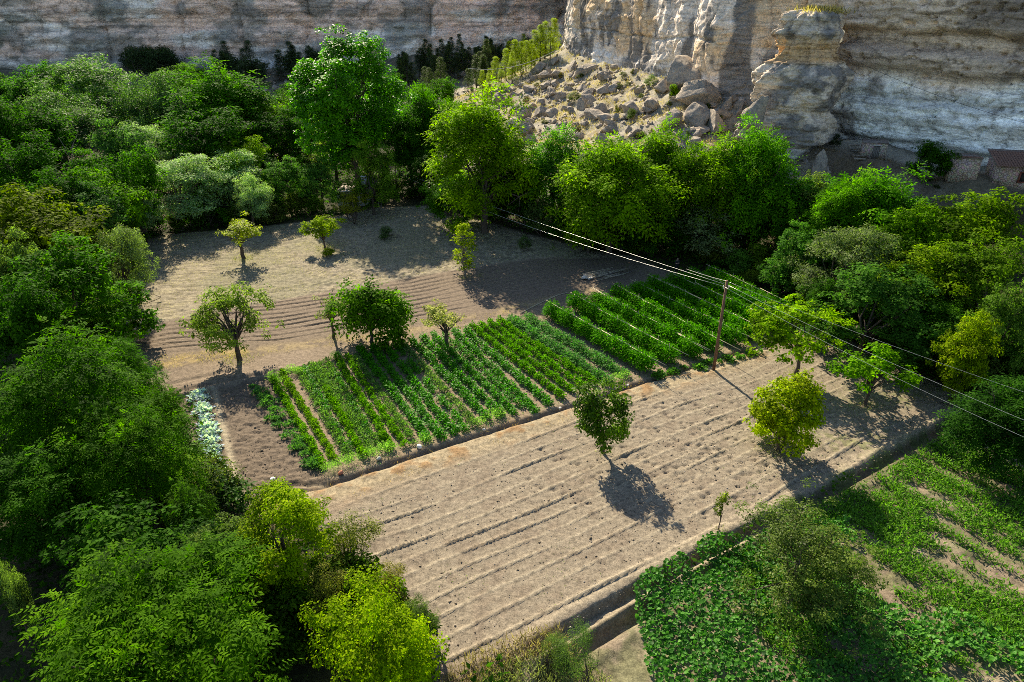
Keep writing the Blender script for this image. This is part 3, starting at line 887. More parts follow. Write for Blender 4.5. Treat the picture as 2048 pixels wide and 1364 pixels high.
def crown_mesh(name, seed, radii, hc, nclump, cr, nleaf, llen, wid=0.28, mat='leaf', droop=0.35, spray=0, lump=0.3, inner=0.22,
               shape='round', upward=0.0, bottom=-0.55, flat=0.75, lobes=11):
    """leaf clumps spread over an irregular crown; returns mesh and clump centres"""
    g = np.random.RandomState(seed)
    radii = np.array(radii, float)
    D = unit_dirs(g, nclump * 3)
    D = D[D[:, 2] > bottom + 0.12 * g.normal(size=len(D))][:nclump]
    n = len(D)
    lm = 1 - lump * 0.6 + lump * 1.5 * (fbm(D[:, 0] * 1.7 + seed, D[:, 1] * 1.7 + D[:, 2] * 1.7, seed, 2) - 0.35)
    rad = g.uniform(0.72, 1.0, n) ** 0.8
    inn = g.rand(n) < inner; rad[inn] = g.uniform(0.2, 0.7, inn.sum())
    C = D * lm[:, None] * rad[:, None]
    if shape == 'round':
        nl = lobes
        LD = unit_dirs(g, nl * 4); LD = LD[LD[:, 2] > bottom * 0.9][:nl]; nl = len(LD)
        LC = LD * g.uniform(0.38, 0.74, (nl, 1)); LC[0] = (0, 0, 0.45); LR = g.uniform(0.22, 0.52, nl) * (1 + lump * 0.25); LR[0] = .5
        w = LR ** 2; li = g.choice(nl, n, p=w / w.sum())
        D2 = nrm(D + LD[li] * 0.55 + np.array([0, 0, 0.12]))
        C = LC[li] + D2 * (LR[li] * rad)[:, None] * (1 + 0.42 * g.normal(size=(n, 1)) * lump)
        D = nrm(D2 + LD[li] * 0.4)
    if shape == 'cone':
        t = g.rand(n) ** 0.8; an = g.uniform(0, 6.283, n)
        w = (1 - t) ** 0.75 * (0.35 + 0.65 * np.minimum(1, t * 6 + 0.35)); w = w * g.uniform(0.45, 1.0, n)
        C = np.stack([np.cos(an) * w, np.sin(an) * w, t * 2 - 1], 1); D = nrm(C * np.array([1, 1, 0.25]) + np.array([0, 0, 0.25]))
    if shape == 'column':
        t = g.rand(n); an = g.uniform(0, 6.283, n)
        w = np.sin(np.pi * np.clip(t * 0.93 + 0.06, 0, 1) ** 0.8) ** 0.65 * g.uniform(0.35, 1.0, n) ** .6 * (0.8 + 0.4 * vnoise(an * 2, t * 4, seed))
        C = np.stack([np.cos(an) * w, np.sin(an) * w, t * 2 - 1], 1); D = nrm(C * np.array([1, 1, 0.4]))
    if shape == 'flat':
        C[:, 2] = C[:, 2] * 0.5 + 0.2
    crs = cr * g.uniform(0.65, 1.35, n)
    Cw = C * (radii - cr * 0.75) + np.array([0, 0, hc])
    if spray:
        ns = nleaf // spray
        w = crs ** 2; ci = g.choice(n, ns, p=w / w.sum())
        O = unit_dirs(g, ns) * (g.rand(ns, 1) ** 0.45)
        O = np.where((np.sum(O * D[ci], 1) < -0.45)[:, None], -O, O)
        P0 = Cw[ci] + O * crs[ci][:, None] * np.array([1.15, 1.15, flat])
        R = nrm(O * 0.8 + D[ci] * 0.5 + g.normal(size=(ns, 3)) * 0.35 + np.array([0, 0, -droop + upward]))
        RL = llen * 2.6 * g.uniform(0.7, 1.25, (ns, 1))
        nn = nrm(np.array([0, 0, 0.8]) + O * 0.7 + g.normal(size=(ns, 3)) * 0.22)
        R = nrm(R - nn * np.sum(R * nn, 1, keepdims=True) * 0.5)
        side = nrm(np.cross(R, nn)); nn = nrm(np.cross(side, R))
        P = []; A = []; NN = []
        for k in range(spray):
            t = 0.15 + 0.85 * (k // 2) / max(1, (spray - 1) / 2)
            sg = 1 if k % 2 == 0 else -1
            if k == spray - 1: sg = 0; t = 1.0
            pp = P0 + R * RL * t + np.array([0, 0, -1.0]) * (t * t) * RL * 0.28
            aa = nrm(R * (0.6 if sg else 1.0) + side * sg * 0.85 - nn * 0.25 + g.normal(size=(ns, 3)) * 0.12) * llen * g.uniform(0.8, 1.2, (ns, 1))
            P.append(pp); A.append(aa); NN.append(nn)
        P = np.vstack(P); A = np.vstack(A); NN = np.vstack(NN)
        ts = np.clip(0.47 + 0.16 * g.normal(size=ns) + (g.normal(size=n) * .13)[ci] + (vnoise(Cw[ci][:, 0] * .7 + seed, Cw[ci][:, 2] * .9) - .5) * 0.5, 0, 1)
        tint = np.tile(ts, spray)
    else:
        w = crs ** 2; ci = g.choice(n, nleaf, p=w / w.sum())
        O = unit_dirs(g, nleaf) * (g.rand(nleaf, 1) ** 0.4)
        O = np.where((np.sum(O * D[ci], 1) < -0.45)[:, None], -O, O)
        P = Cw[ci] + O * crs[ci][:, None] * np.array([1.15, 1.15, flat]) * g.uniform(0.85, 1.15, (nleaf, 1))
        A = nrm(O * 0.7 + g.normal(size=(nleaf, 3)) * 0.75 + np.array([0, 0, -droop + upward])) * llen * g.uniform(0.7, 1.35, (nleaf, 1))
        NN = nrm(O * 0.75 + D[ci] * 0.2 + np.array([0, 0, 0.7]) + g.normal(size=(nleaf, 3)) * 0.32)
        A = A - NN * np.sum(A * NN, 1, keepdims=True) * 0.65
        tint = np.clip(0.47 + 0.17 * g.normal(size=nleaf) + (g.normal(size=n) * .13)[ci] + (vnoise(Cw[ci][:, 0] * .8 + seed, Cw[ci][:, 2] * .9) - .5) * 0.5, 0, 1)
    return leaf_cards(name, P, A, NN, wid, tint, M[mat]), Cw

def trunk_mesh(name, seed, hc, rad, C, r0, nlimb=14, split=0.45, lean=0.0, mat='bark', multi=1):
    g = np.random.RandomState(seed + 500)
    mb = MB()
    fork = np.array([lean * hc * 0.5, 0, hc * split])
    stems = []
    for k in range(multi):
        off = np.array([g.normal() * 0.25, g.normal() * 0.25, 0]) * (multi > 1)
        pts = [off * 0.6 + np.array([0, 0, -0.4])]
        for t in (0.0, 0.35, 0.7, 1.0):
            pts.append(off * (1 + t * 2) + fork * t + np.array([g.normal() * 0.04, g.normal() * 0.04, 0]) * hc * 0.3)
        top = pts[-1] + np.array([g.normal() * 0.1, g.normal() * 0.1, 1.0]) * (hc - fork[2]) * 0.9
        pts.append((pts[-1] + top) / 2 + g.normal(size=3) * 0.04 * hc); pts.append(top)
        rr = r0 / math.sqrt(multi)
        mb.tube(pts, [rr * 1.5, rr * 1.15, rr, rr * .9, rr * .8, rr * .45, rr * .15], 8)
        stems.append(pts[4])
    idx = g.choice(len(C), min(nlimb, len(C)), replace=False)
    for i in idx:
        st = stems[g.randint(len(stems))]
        s = np.array(st) + np.array([0, 0, g.uniform(-0.1, 0.35) * (hc - fork[2])])
        e = C[i]
        m1 = s * 0.6 + e * 0.4 + np.array([0, 0, 0.08 * hc]) + g.normal(size=3) * 0.05 * rad
        m2 = s * 0.25 + e * 0.75 + g.normal(size=3) * 0.06 * rad
        mb.tube([s, m1, m2, e], [r0 * .45, r0 * .3, r0 * .17, r0 * .06], 5, False)
        for q in range(2):
            e2 = m2 + unit_dirs(g, 1)[0] * 0.28 * rad
            mb.tube([m2, (m2 + e2) / 2 + g.normal(size=3) * .03 * rad, e2], [r0 * .14, r0 * .09, r0 * .03], 4, False)
    return mb.mesh(name, M[mat], True)

KIT = {}
LEAFK = 1.36
def kit(key, names, seed, radii, hc, cr, nclump, nleaf, llen, r0, trunk=None, **kw):
    tk = trunk or {}
    cm, C = crown_mesh(key + '_crown', seed, radii, hc, nclump, cr, nleaf, llen, **kw)
    tm = trunk_mesh(key + '_trunk', seed, hc, radii[0], C, r0, **tk)
    KIT[key] = dict(crown=cm, trunk=tm, R=radii[0], Ry=radii[1], H=hc + radii[2], hc=hc, name=names)

# near, detailed kinds
kit('ash1', 'ash_tree', 1, (4.6, 4.4, 4.6), 5.4, 0.72, 260, 37440, 0.216, 0.30, spray=7, droop=0.5, wid=0.2, lump=0.45, inner=.15, bottom=-.85, lobes=15)
kit('ash2', 'ash_tree', 2, (4.2, 4.5, 4.3), 5.0, 0.68, 240, 31680, 0.216, 0.28, spray=7, droop=0.6, wid=0.2, lump=0.5, inner=.15, bottom=-.85, lobes=15)
kit('lime1', 'broadleaf_tree', 3, (2.7, 2.7, 3.5), 3.7, 0.36, 260, 21600, 0.142, 0.2, wid=0.36, droop=0.2, lump=0.45, inner=.18, bottom=-.9)
kit('lime2', 'broadleaf_tree', 4, (3.0, 2.9, 3.0), 3.2, 0.38, 260, 21600, 0.142, 0.2, wid=0.36, droop=0.2, lump=0.5, inner=.18, bottom=-.9)
kit('scrag', 'scrub_tree', 5, (2.2, 2.0, 2.0), 2.7, 0.42, 110, 6480, 0.115, 0.12, wid=0.3, droop=0.1, lump=0.7, mat='leaf_dull', trunk=dict(multi=3, nlimb=26, split=.3))
# middle distance kinds
kit('walnut1', 'walnut_tree', 11, (5.4, 5.2, 6.0), 6.6, 0.72, 300, 30240, 0.338, 0.34, spray=5, wid=0.25, lump=0.95, lobes=17, droop=0.4, inner=.16, bottom=-.9)
kit('walnut2', 'walnut_tree', 12, (5.0, 5.2, 6.0), 6.5, 0.68, 300, 27360, 0.338, 0.32, spray=5, wid=0.25, lump=0.95, lobes=17, droop=0.4, inner=.16, bottom=-.9)
kit('walnut3', 'walnut_tree', 13, (4.6, 4.6, 5.4), 6.4, 0.66, 260, 23040, 0.338, 0.30, spray=5, wid=0.25, lump=0.95, lobes=17, droop=0.3, inner=.16, bottom=-.95)
kit('elm1', 'elm_tree', 21, (4.0, 3.8, 4.6), 5.0, 0.52, 320, 19440, 0.284, 0.25, wid=0.3, lump=0.85, bottom=-.95)
kit('elm2', 'elm_tree', 22, (3.8, 4.0, 4.7), 5.1, 0.48, 300, 18720, 0.270, 0.22, wid=0.3, lump=0.85, bottom=-.8)
kit('willow1', 'willow_tree', 31, (4.6, 4.2, 4.4), 5.0, 0.5, 330, 24480, 0.270, 0.24, wid=0.17, lump=0.45, mat='leaf_dull', upward=0.5, droop=0, bottom=-.85)
kit('willow2', 'willow_tree', 32, (4.0, 4.4, 3.8), 4.6, 0.48, 320, 23040, 0.270, 0.24, wid=0.17, lump=0.6, mat='leaf_dull', upward=0.5, droop=0, bottom=-.85)
kit('poplar', 'poplar_tree', 41, (6.4, 6.2, 9.3), 12.9, 0.7, 700, 47520, 0.338, 0.42, wid=0.42, lobes=40, bottom=-.98, lump=0.4, upward=0.2, mat='leaf_gloss', trunk=dict(nlimb=40, split=.35))
kit('spike', 'poplar_tree', 42, (1.7, 1.7, 4.6), 6.2, 0.5, 120, 6480, 0.270, 0.18, wid=0.35, shape='column', upward=0.3, trunk=dict(nlimb=16))
# field trees
kit('apple1', 'apple_tree', 51, (2.6, 2.5, 2.5), 2.55, 0.34, 170, 7560, 0.203, 0.17, wid=0.26, lump=0.8, bottom=-.85, inner=.3, trunk=dict(nlimb=26, split=.42))
kit('umbrella', 'fruit_tree', 52, (1.9, 1.8, 1.3), 2.8, 0.26, 60, 1656, 0.176, 0.12, wid=0.3, lump=1.0, lobes=7, bottom=-.3, mat='leaf_dull', trunk=dict(nlimb=16, split=.5))
kit('umbrella2', 'fruit_tree', 57, (2.2, 1.8, 1.3), 2.7, 0.28, 70, 2088, 0.189, 0.15, wid=0.3, lump=1.0, lobes=7, bottom=-.4, mat='leaf_dull', trunk=dict(nlimb=18, split=.48))
kit('maple', 'walnut_tree', 53, (2.6, 2.4, 2.6), 2.55, 0.36, 170, 9000, 0.257, 0.14, spray=5, wid=0.3, lump=0.7, bottom=-.98, droop=.5)
kit('column', 'pear_tree', 54, (1.0, 1.0, 2.2), 3.0, 0.28, 70, 2016, 0.189, 0.08, wid=0.28, shape='column', upward=.9, droop=0, trunk=dict(nlimb=18, split=.35, mat='bark_pale'))
kit('vase', 'cherry_tree', 55, (1.75, 1.7, 2.5), 2.75, 0.32, 130, 6840, 0.203, 0.10, wid=0.3, lump=0.4, upward=.7, droop=0, mat='leaf_gloss', bottom=-.98, trunk=dict(nlimb=20, split=.3))
kit('yellow', 'persimmon_tree', 56, (2.5, 2.4, 2.4), 2.45, 0.34, 240, 12240, 0.176, 0.15, wid=0.36, lump=0.5, bottom=-.98, lobes=16, trunk=dict(multi=2, nlimb=20, split=.35))
kit('spread', 'mulberry_tree', 58, (3.3, 3.0, 2.0), 3.4, 0.32, 190, 7560, 0.230, 0.13, wid=0.36, lump=0.8, bottom=-.5, upward=.3, droop=0, trunk=dict(nlimb=24, split=.42))
kit('round', 'fruit_tree', 59, (1.8, 1.7, 1.7), 2.4, 0.26, 90, 3312, 0.203, 0.09, wid=0.32, lump=0.9, bottom=-.8, trunk=dict(nlimb=16, split=.45))
kit('sapling', 'sapling', 60, (0.42, 0.4, 0.8), 1.35, 0.13, 30, 420, 0.12, 0.03, wid=0.3, lump=.6, upward=.5, trunk=dict(nlimb=8, split=.4, lean=.1))
kit('airy', 'olive_tree', 61, (3.8, 3.4, 3.0), 3.3, 0.36, 330, 21600, 0.155, 0.16, wid=0.26, lump=0.9, mat='leaf_gloss', bottom=-.9, lobes=22, trunk=dict(nlimb=30, split=.35))
# shrubs and pines
kit('shrub1', 'shrub', 71, (1.5, 1.4, 1.2), 1.15, 0.35, 60, 3024, 0.203, 0.05, wid=0.3, lump=.5, bottom=-.9, trunk=dict(multi=3, nlimb=8, split=.3))
kit('shrub2', 'shrub', 72, (1.6, 1.5, 1.3), 1.2, 0.4, 50, 2592, 0.230, 0.05, wid=0.2, lump=.6, bottom=-.9, upward=.6, mat='leaf_dull', trunk=dict(multi=3, nlimb=8, split=.3))
kit('silver', 'silverberry_shrub', 73, (2.8, 2.4, 2.6), 2.8, 0.5, 110, 6120, 0.270, 0.1, wid=0.18, lump=.7, bottom=-.8, upward=.3, mat='leaf_gloss', trunk=dict(multi=3, nlimb=20, split=.3))
kit('feather', 'tamarisk_shrub', 74, (1.3, 1.1, 1.4), 1.4, 0.3, 80, 9000, 0.10, 0.05, wid=0.12, lump=.6, bottom=-.9, upward=.8, droop=0, mat='leaf_dull', trunk=dict(multi=3, nlimb=12, split=.3))
kit('pine1', 'pine_tree', 81, (2.0, 1.9, 3.6), 4.1, 0.42, 110, 6500, 0.28, 0.14, wid=0.10, shape='cone', upward=.9, droop=0, mat='needle', trunk=dict(nlimb=8, split=.5))
kit('pine2', 'pine_tree', 82, (2.3, 2.2, 3.2), 3.7, 0.48, 100, 6500, 0.28, 0.14, wid=0.10, shape='cone', upward=.9, droop=0, mat='needle', trunk=dict(nlimb=8, split=.5))

rt = np.random.RandomState(9)
def put(key, loc, rz, sc, color, label, cat, group=None, name=None, parts=True):
    K = KIT[key]
    r = empty(name or K['name'], loc, rz, sc)
    tag(r, label, cat, group)
    c = obj('crown', K['crown'], r); c.color = (color[0] * LEAFK * 1.06, color[1] * LEAFK, color[2] * LEAFK * 0.72, 1)
    obj('trunk', K['trunk'], r)
    return r

def tree_at(key, cx, cy, rx, ry, H, color, label, cat='tree', group=None, rz=None, name=None):
    """crown centre and half sizes measured on the photo, H the height of the tree in metres"""
    K = KIT[key]
    zb = 0.0; yt = cy - ry * 0.93
    for k in range(8):
        Z = Zof(cx, yt, zb + H)
        x, y = G(cx, yt, zb + H)
        zb = hz(x, y)
        R = rx * Z / FPX
        sxy = R / K['R']; sz = H / K['H']
        if sz < 0.72 * sxy: H = min(H * 1.08, 0.72 * sxy * K['H'])
    return put(key, (x, y, zb), rt.uniform(0, 6.28) if rz is None else rz, (sxy, sxy, sz), color, label, cat, group, name)

def tree_on(key, bx, by, cy_top, rx, color, label, cat='tree', group=None, rz=None, name=None, z=None):
    """trunk foot at photo point bx,by; crown top at photo row cy_top"""
    K = KIT[key]
    zb = hz(*G(bx, by)) if z is None else z
    x, y = G(bx, by, zb); Z = Zof(bx, by, zb)
    vt = (cy_top - 682.0) / FPX; v = (by - 682.0) / FPX
    h = (v - vt) * Z / (CT - vt * ST)
    sxy = rx * Z / FPX / K['R']
    return put(key, (x, y, zb), rt.uniform(0, 6.28) if rz is None else rz, (sxy, sxy, h / K['H']), color, label, cat, group, name)

# leaf colours
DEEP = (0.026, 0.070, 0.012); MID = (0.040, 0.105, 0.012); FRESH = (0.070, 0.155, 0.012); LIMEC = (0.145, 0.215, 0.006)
YEL = (0.20, 0.22, 0.010); OLIVE = (0.085, 0.105, 0.020); SILVER = (0.105, 0.150, 0.048); GREY = (0.070, 0.110, 0.042); BLUE = (0.036, 0.085, 0.028)
PALE = (0.17, 0.19, 0.05); BRIGHT = (0.06, 0.17, 0.02)

T = tree_at
# --- foreground, lower left
T('ash1', 300, 1345, 275, 190, 8.0, (0.042, 0.100, 0.012), 'broad drooping leaved ash tree across the bottom left corner of the photo')
T('lime1', 545, 1130, 118, 165, 6.8, (0.125, 0.190, 0.004), 'tall bright yellow green tree beside the dark plot corner and black pipe')
T('lime2', 705, 1305, 150, 140, 6.6, (0.12, 0.190, 0.004), 'bright lime green bush tree cut by the bottom edge beside the ploughed field')
T('scrag', 690, 1110, 75, 75, 4.2, OLIVE, 'thin olive and rust leaved tree between the two bright lime trees and the field')
T('scrag', 640, 1190, 55, 60, 4.4, (0.11, 0.12, 0.035), 'sparse twiggy tree in the gap between the two bright lime trees')
T('scrag', 775, 1180, 50, 50, 3.4, (0.12, 0.12, 0.025), 'low yellowish scrub tree above the lower lime tree at the field edge')
T('scrag', 840, 1280, 40, 90, 3.2, GREY, 'thin grey green scrub right of the lower lime tree on the field edge')
T('ash2', 95, 830, 175, 165, 10.0, (0.034, 0.085, 0.012), 'large ash tree at the left edge level with the glare whitened squash row')
T('ash1', 240, 955, 142, 160, 8.0, (0.036, 0.088, 0.012), 'large ash tree spreading towards the glare whitened squash row')
T('ash2', 365, 1060, 60, 95, 5.6, (0.036, 0.078, 0.018), 'dull green ash tree beside the corner of the dark dug plot')
T('elm2', 420, 1150, 80, 90, 5.0, GREY, 'grey green elm in shade left of the upper bright lime tree')
T('ash2', 60, 1010, 170, 130, 6.5, DEEP, 'dark shaded ash tree at the left edge above the bottom corner')
T('elm1', 250, 1120, 170, 90, 4.5, DEEP, 'deeply shaded low elm between the large ash trees and the corner tree')
T('willow2', -12, 1170, 34, 60, 5.5, (0.09, 0.14, 0.05), 'pale sprig of a willow entering from the left edge near the bottom')
T('ash1', 300, 830, 52, 60, 5.2, (0.036, 0.085, 0.012), 'small ash pushing out towards the furrow turning place')
T('ash2', 230, 720, 60, 50, 5.4, MID, 'leafy top between the shaded gap and the large ash trees')
# --- left edge, middle
T('elm1', 60, 445, 135, 70, 11.0, (0.068, 0.10, 0.005), 'yellow green rounded elm at the left edge above the shaded wood')
T('elm2', 20, 510, 60, 40, 10.0, GREY, 'grey green elm at the very left edge under the yellow green one')
T('willow1', 215, 520, 62, 75, 8.0, (0.11, 0.16, 0.07), 'pale olive green tree overhanging the left end of the rough field')
T('elm2', 110, 590, 120, 110, 9.5, MID, 'dark green elm mass left of the pale olive green tree')
T('elm1', 30, 640, 90, 90, 9.0, DEEP, 'dark elm at the left edge behind the large ash')
T('elm2', 205, 650, 50, 75, 5.0, (0.07, 0.14, 0.02), 'bright edged small elm standing at the left end of the furrowed strip')
T('elm2', 170, 420, 70, 50, 9.0, BLUE, 'bluish green elm behind the yellow green one on the left')
# --- left far
T('elm1', 60, 175, 70, 55, 15.0, (0.05, 0.12, 0.03), 'farthest left domed tree under the far canyon wall')
T('willow1', 180, 205, 130, 95, 17.0, (0.07, 0.14, 0.045), 'large soft domed tree in the far left below the canyon wall')
T('willow2', 285, 205, 80, 80, 16.0, (0.06, 0.12, 0.04), 'soft domed tree joined to the right of the largest far left dome')
T('willow2', 90, 245, 95, 75, 14.0, (0.05, 0.10, 0.035), 'dull domed tree in front of the farthest left one')
T('elm1', 20, 270, 85, 80, 14.0, DEEP, 'dark tree at the left edge below the far domes')
T('elm2', 60, 340, 85, 70, 12.5, DEEP, 'dark tree at the left edge beside the bare trunks')
T('elm2', 215, 285, 65, 40, 12.0, (0.045, 0.10, 0.035), 'shaded tree behind the bare trunks')
T('elm1', 250, 330, 70, 35, 11.0, MID, 'small lit crown between the bare trunks and the silver willows')
T('elm2', 165, 345, 60, 40, 9.5, MID, 'green crown partly screening the bare trunks')
T('elm1', 190, 375, 75, 40, 10.0, FRESH, 'fresh green crown right of the bare trunks')
T('elm2', 110, 390, 80, 50, 10.5, DEEP, 'dark crown below the bare trunks')
T('elm1', 370, 150, 40, 32, 10.0, FRESH, 'light green pointed crown far off right of the soft domes')
T('walnut1', 430, 210, 115, 62, 14.0, (0.045, 0.11, 0.02), 'broad dark tree with a lit rim in the far middle left')
T('elm1', 395, 190, 50, 35, 11.0, FRESH, 'lit crown at the left shoulder of the broad dark tree')
T('elm2', 510, 235, 68, 45, 12.0, (0.08, 0.15, 0.018), 'lit lobed crown right of the broad dark tree')
T('elm1', 580, 215, 52, 35, 12.0, (0.07, 0.14, 0.03), 'small light crown between the lobed crown and the tall poplar')
T('elm2', 440, 280, 95, 60, 10.5, DEEP, 'dark shaded tree in the hollow behind the silver willows')
T('elm2', 560, 270, 60, 50, 10.5, DEEP, 'dark tree in the hollow left of the tall poplar')
T('elm1', 610, 255, 40, 45, 9.0, (0.12, 0.17, 0.06), 'pale green crown touching the tall poplar on its left')
T('elm2', 500, 318, 52, 42, 9.0, (0.10, 0.17, 0.02), 'rounded yellow green tree between the willows and the hut')
T('elm1', 450, 335, 40, 32, 8.5, (0.09, 0.16, 0.03), 'small yellow green tree just right of the willow tops')
# --- silver willows
T('willow2', 420, 265, 34, 62, 11.0, (0.22, 0.31, 0.20), 'pale spiky willow rising highest behind the silver willow clump')
T('willow1', 300, 300, 75, 60, 10.0, (0.165, 0.25, 0.145), 'silver green willow at the upper left of the willow clump')
T('willow1', 330, 395, 100, 85, 9.0, (0.165, 0.25, 0.145), 'largest silver willow in the middle of the willow clump')
T('willow2', 430, 375, 90, 85, 8.5, (0.18, 0.27, 0.14), 'bright silver willow at the right half of the willow clump')
T('willow2', 490, 405, 48, 62, 7.0, (0.165, 0.25, 0.13), 'small silver willow at the right end of the willow clump')
T('willow1', 260, 420, 60, 55, 7.0, (0.12, 0.19, 0.10), 'duller willow at the left end of the willow clump')
# --- around the hut
T('elm2', 567, 375, 48, 60, 7.0, (0.055, 0.125, 0.03), 'upright dense green tree left of the white hut')
T('elm2', 635, 370, 40, 52, 6.5, (0.065, 0.135, 0.04), 'upright dense green tree nearest the left of the white hut')
tree_on('poplar', 716, 386, 54, 98, (0.055, 0.16, 0.014), 'tallest tree, a broad glossy poplar standing against the canyon wall')
T('elm2', 660, 290, 60, 50, 9.0, (0.11, 0.16, 0.05), 'pale leafed tree at the foot of the tall poplar on the left')
T('elm2', 735, 318, 50, 30, 9.0, (0.08, 0.14, 0.03), 'leafy tree at the foot of the tall poplar behind the hut')
T('walnut3', 835, 235, 62, 72, 13.5, MID, 'dark walnut with light top close right of the tall poplar')
T('walnut2', 815, 300, 52, 80, 10.5, DEEP, 'dark tree behind the leaning utility pole by the hut')
T('elm1', 905, 225, 45, 35, 12.0, FRESH, 'small light crown behind the row of walnuts on the left')
T('scrag', 700, 405, 42, 26, 3.2, (0.12, 0.13, 0.015), 'yellowish leaning fruit tree at the field edge in front of the hut', cat='tree')
# --- walnut row
T('walnut1', 965, 315, 118, 112, 14.8, (0.10, 0.175, 0.012), 'biggest round yellow green walnut in the middle of the far tree row')
T('walnut3', 1110, 300, 60, 52, 11.5, (0.06, 0.14, 0.03), 'darker walnut behind the gap right of the biggest walnut')
T('walnut2', 1235, 330, 112, 82, 13.2, (0.085, 0.16, 0.012), 'wide walnut second from the left in the far tree row')
T('walnut3', 1185, 415, 52, 88, 9.0, (0.09, 0.165, 0.012), 'lower hanging walnut in front of the wide one reaching the ground')
T('walnut1', 1330, 345, 66, 80, 12.2, (0.07, 0.14, 0.015), 'shaded walnut joining the wide one to the next on the right')
T('walnut2', 1430, 350, 85, 80, 12.5, (0.08, 0.155, 0.012), 'walnut left of the pair under the rock tower')
T('walnut1', 1520, 345, 88, 78, 13.0, (0.065, 0.155, 0.025), 'glossy walnut right below the rock tower')
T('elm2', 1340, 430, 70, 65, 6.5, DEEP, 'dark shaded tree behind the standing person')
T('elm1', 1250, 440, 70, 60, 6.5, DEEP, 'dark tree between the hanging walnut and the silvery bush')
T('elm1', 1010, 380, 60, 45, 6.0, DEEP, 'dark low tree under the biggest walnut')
T('elm1', 900, 395, 55, 45, 6.5, MID, 'low green tree left under the biggest walnut')
T('silver', 1085, 430, 42, 42, 4.8, GREY, 'dull grey bush in the shaded gap of the far tree row')
T('silver', 1430, 462, 82, 60, 5.6, (0.13, 0.17, 0.10), 'silvery leaved bush in front of the dark gap beside the person')
T('elm2', 1515, 430, 60, 70, 7.5, DEEP, 'dark tree between the silvery bush and the right hand wood')
# --- right hand wood
T('elm1', 1610, 420, 72, 72, 9.0, (0.05, 0.125, 0.03), 'rounded green tree at the left front of the right hand wood')
T('elm2', 1640, 385, 50, 35, 9.5, (0.09, 0.13, 0.05), 'pale low crown at the back left of the right hand wood')
T('walnut2', 1760, 400, 110, 62, 11.5, (0.042, 0.115, 0.016), 'glossy leaved tree at the back of the right hand wood under the huts')
T('walnut1', 1700, 425, 70, 55, 10.5, (0.06, 0.14, 0.02), 'large leaved tree just left of the glossy one under the huts')
T('elm1', 1830, 470, 90, 60, 10.0, (0.060, 0.125, 0.012), 'yellow green tree in the middle of the right hand wood')
T('elm1', 1960, 450, 110, 72, 10.5, (0.068, 0.125, 0.010), 'broad yellow green tree at the back right below the larger hut')
T('willow1', 1690, 520, 112, 82, 9.0, (0.085, 0.125, 0.055), 'grey green bristly tree at the front of the right hand wood')
T('elm2', 1600, 500, 62, 50, 7.0, (0.05, 0.12, 0.03), 'green tree above the far end of the tomato rows')
T('elm1', 1870, 560, 105, 72, 8.5, (0.08, 0.135, 0.015), 'yellow green layered tree right of the grey bristly tree')
T('elm2', 2010, 560, 90, 80, 9.5, (0.06, 0.11, 0.02), 'olive green tree at the right edge halfway up')
T('elm2', 1760, 610, 110, 72, 6.5, (0.04, 0.095, 0.025), 'dark glossy tree behind the two small trees on the field corner')
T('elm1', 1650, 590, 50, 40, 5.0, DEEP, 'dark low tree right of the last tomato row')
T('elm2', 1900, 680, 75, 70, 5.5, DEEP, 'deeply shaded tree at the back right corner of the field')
T('elm1', 1960, 700, 62, 72, 7.0, (0.11, 0.16, 0.012), 'lit yellow green tree near the right edge above the shaded corner')
T('elm2', 2045, 660, 60, 100, 8.5, (0.06, 0.11, 0.03), 'dull green tree cut by the right edge')
T('walnut2', 2045, 850, 92, 80, 6.2, (0.018, 0.052, 0.012), 'dark glossy fruit tree on the right edge above the weedy plot')
T('shrub1', 1950, 840, 34, 20, 1.6, BRIGHT, 'bright green bush at the corner where the ditch ends', cat='shrub')
# --- field trees
O = tree_on
O('vase', 1205, 905, 758, 58, (0.065, 0.12, 0.02), 'upright dark green tree in the ploughed field casting a long shadow', name='cherry_tree')
O('yellow', 1560, 897, 742, 84, (0.19, 0.25, 0.008), 'dense round yellow tree in the ploughed field')
O('spread', 1592, 748, 608, 98, (0.13, 0.22, 0.022), 'wide leafy yellow green tree at the end of the tomato rows')
O('round', 1730, 812, 696, 68, (0.085, 0.18, 0.025), 'small bright green tree right of the wide one at the shaded field corner')
O('sapling', 1437, 1062, 985, 17, (0.10, 0.14, 0.03), 'thin leaning sapling alone beside the long ditch', name='sapling')
O('apple1', 478, 720, 566, 76, (0.13, 0.185, 0.055), 'big old apple tree standing in the straw verge left of the crop rows')
O('umbrella', 668, 676, 594, 44, (0.17, 0.21, 0.065), 'sparse umbrella shaped tree close left of the dense dark tree')
O('maple', 745, 692, 566, 70, (0.06, 0.13, 0.016), 'dense dark green walnut at the head of the crop rows', name='walnut_tree')
O('umbrella2', 893, 695, 612, 56, (0.24, 0.26, 0.09), 'nearly bare pale yellow tree growing at the edge of the crop rows')
O('column', 930, 555, 446, 28, (0.16, 0.21, 0.03), 'slim columnar pear tree alone on the furrowed strip')
O('umbrella2', 487, 518, 436, 56, (0.18, 0.22, 0.02), 'gnarled yellow tree on the left of the rough field', name='fruit_tree')
O('round', 650, 498, 430, 38, (0.15, 0.21, 0.02), 'small yellow green tree on the rough field right of the gnarled one')
O('airy', 1580, 1215, 1045, 150, (0.062, 0.095, 0.03), 'glossy grey green tree standing over the squash leaves at lower right', z=-0.4)
O('shrub2', 772, 475, 452, 22, (0.05, 0.08, 0.035), 'dark low shrub on the shaded part of the rough field', cat='shrub')
O('shrub1', 655, 512, 494, 14, (0.14, 0.18, 0.03), 'tiny light green shrub at the foot of the small rough field tree', cat='shrub')
O('shrub1', 1188, 350 + 150, 485, 10, (0.05, 0.1, 0.02), 'small shrub at the back edge of the field below the hanging walnut', cat='shrub')
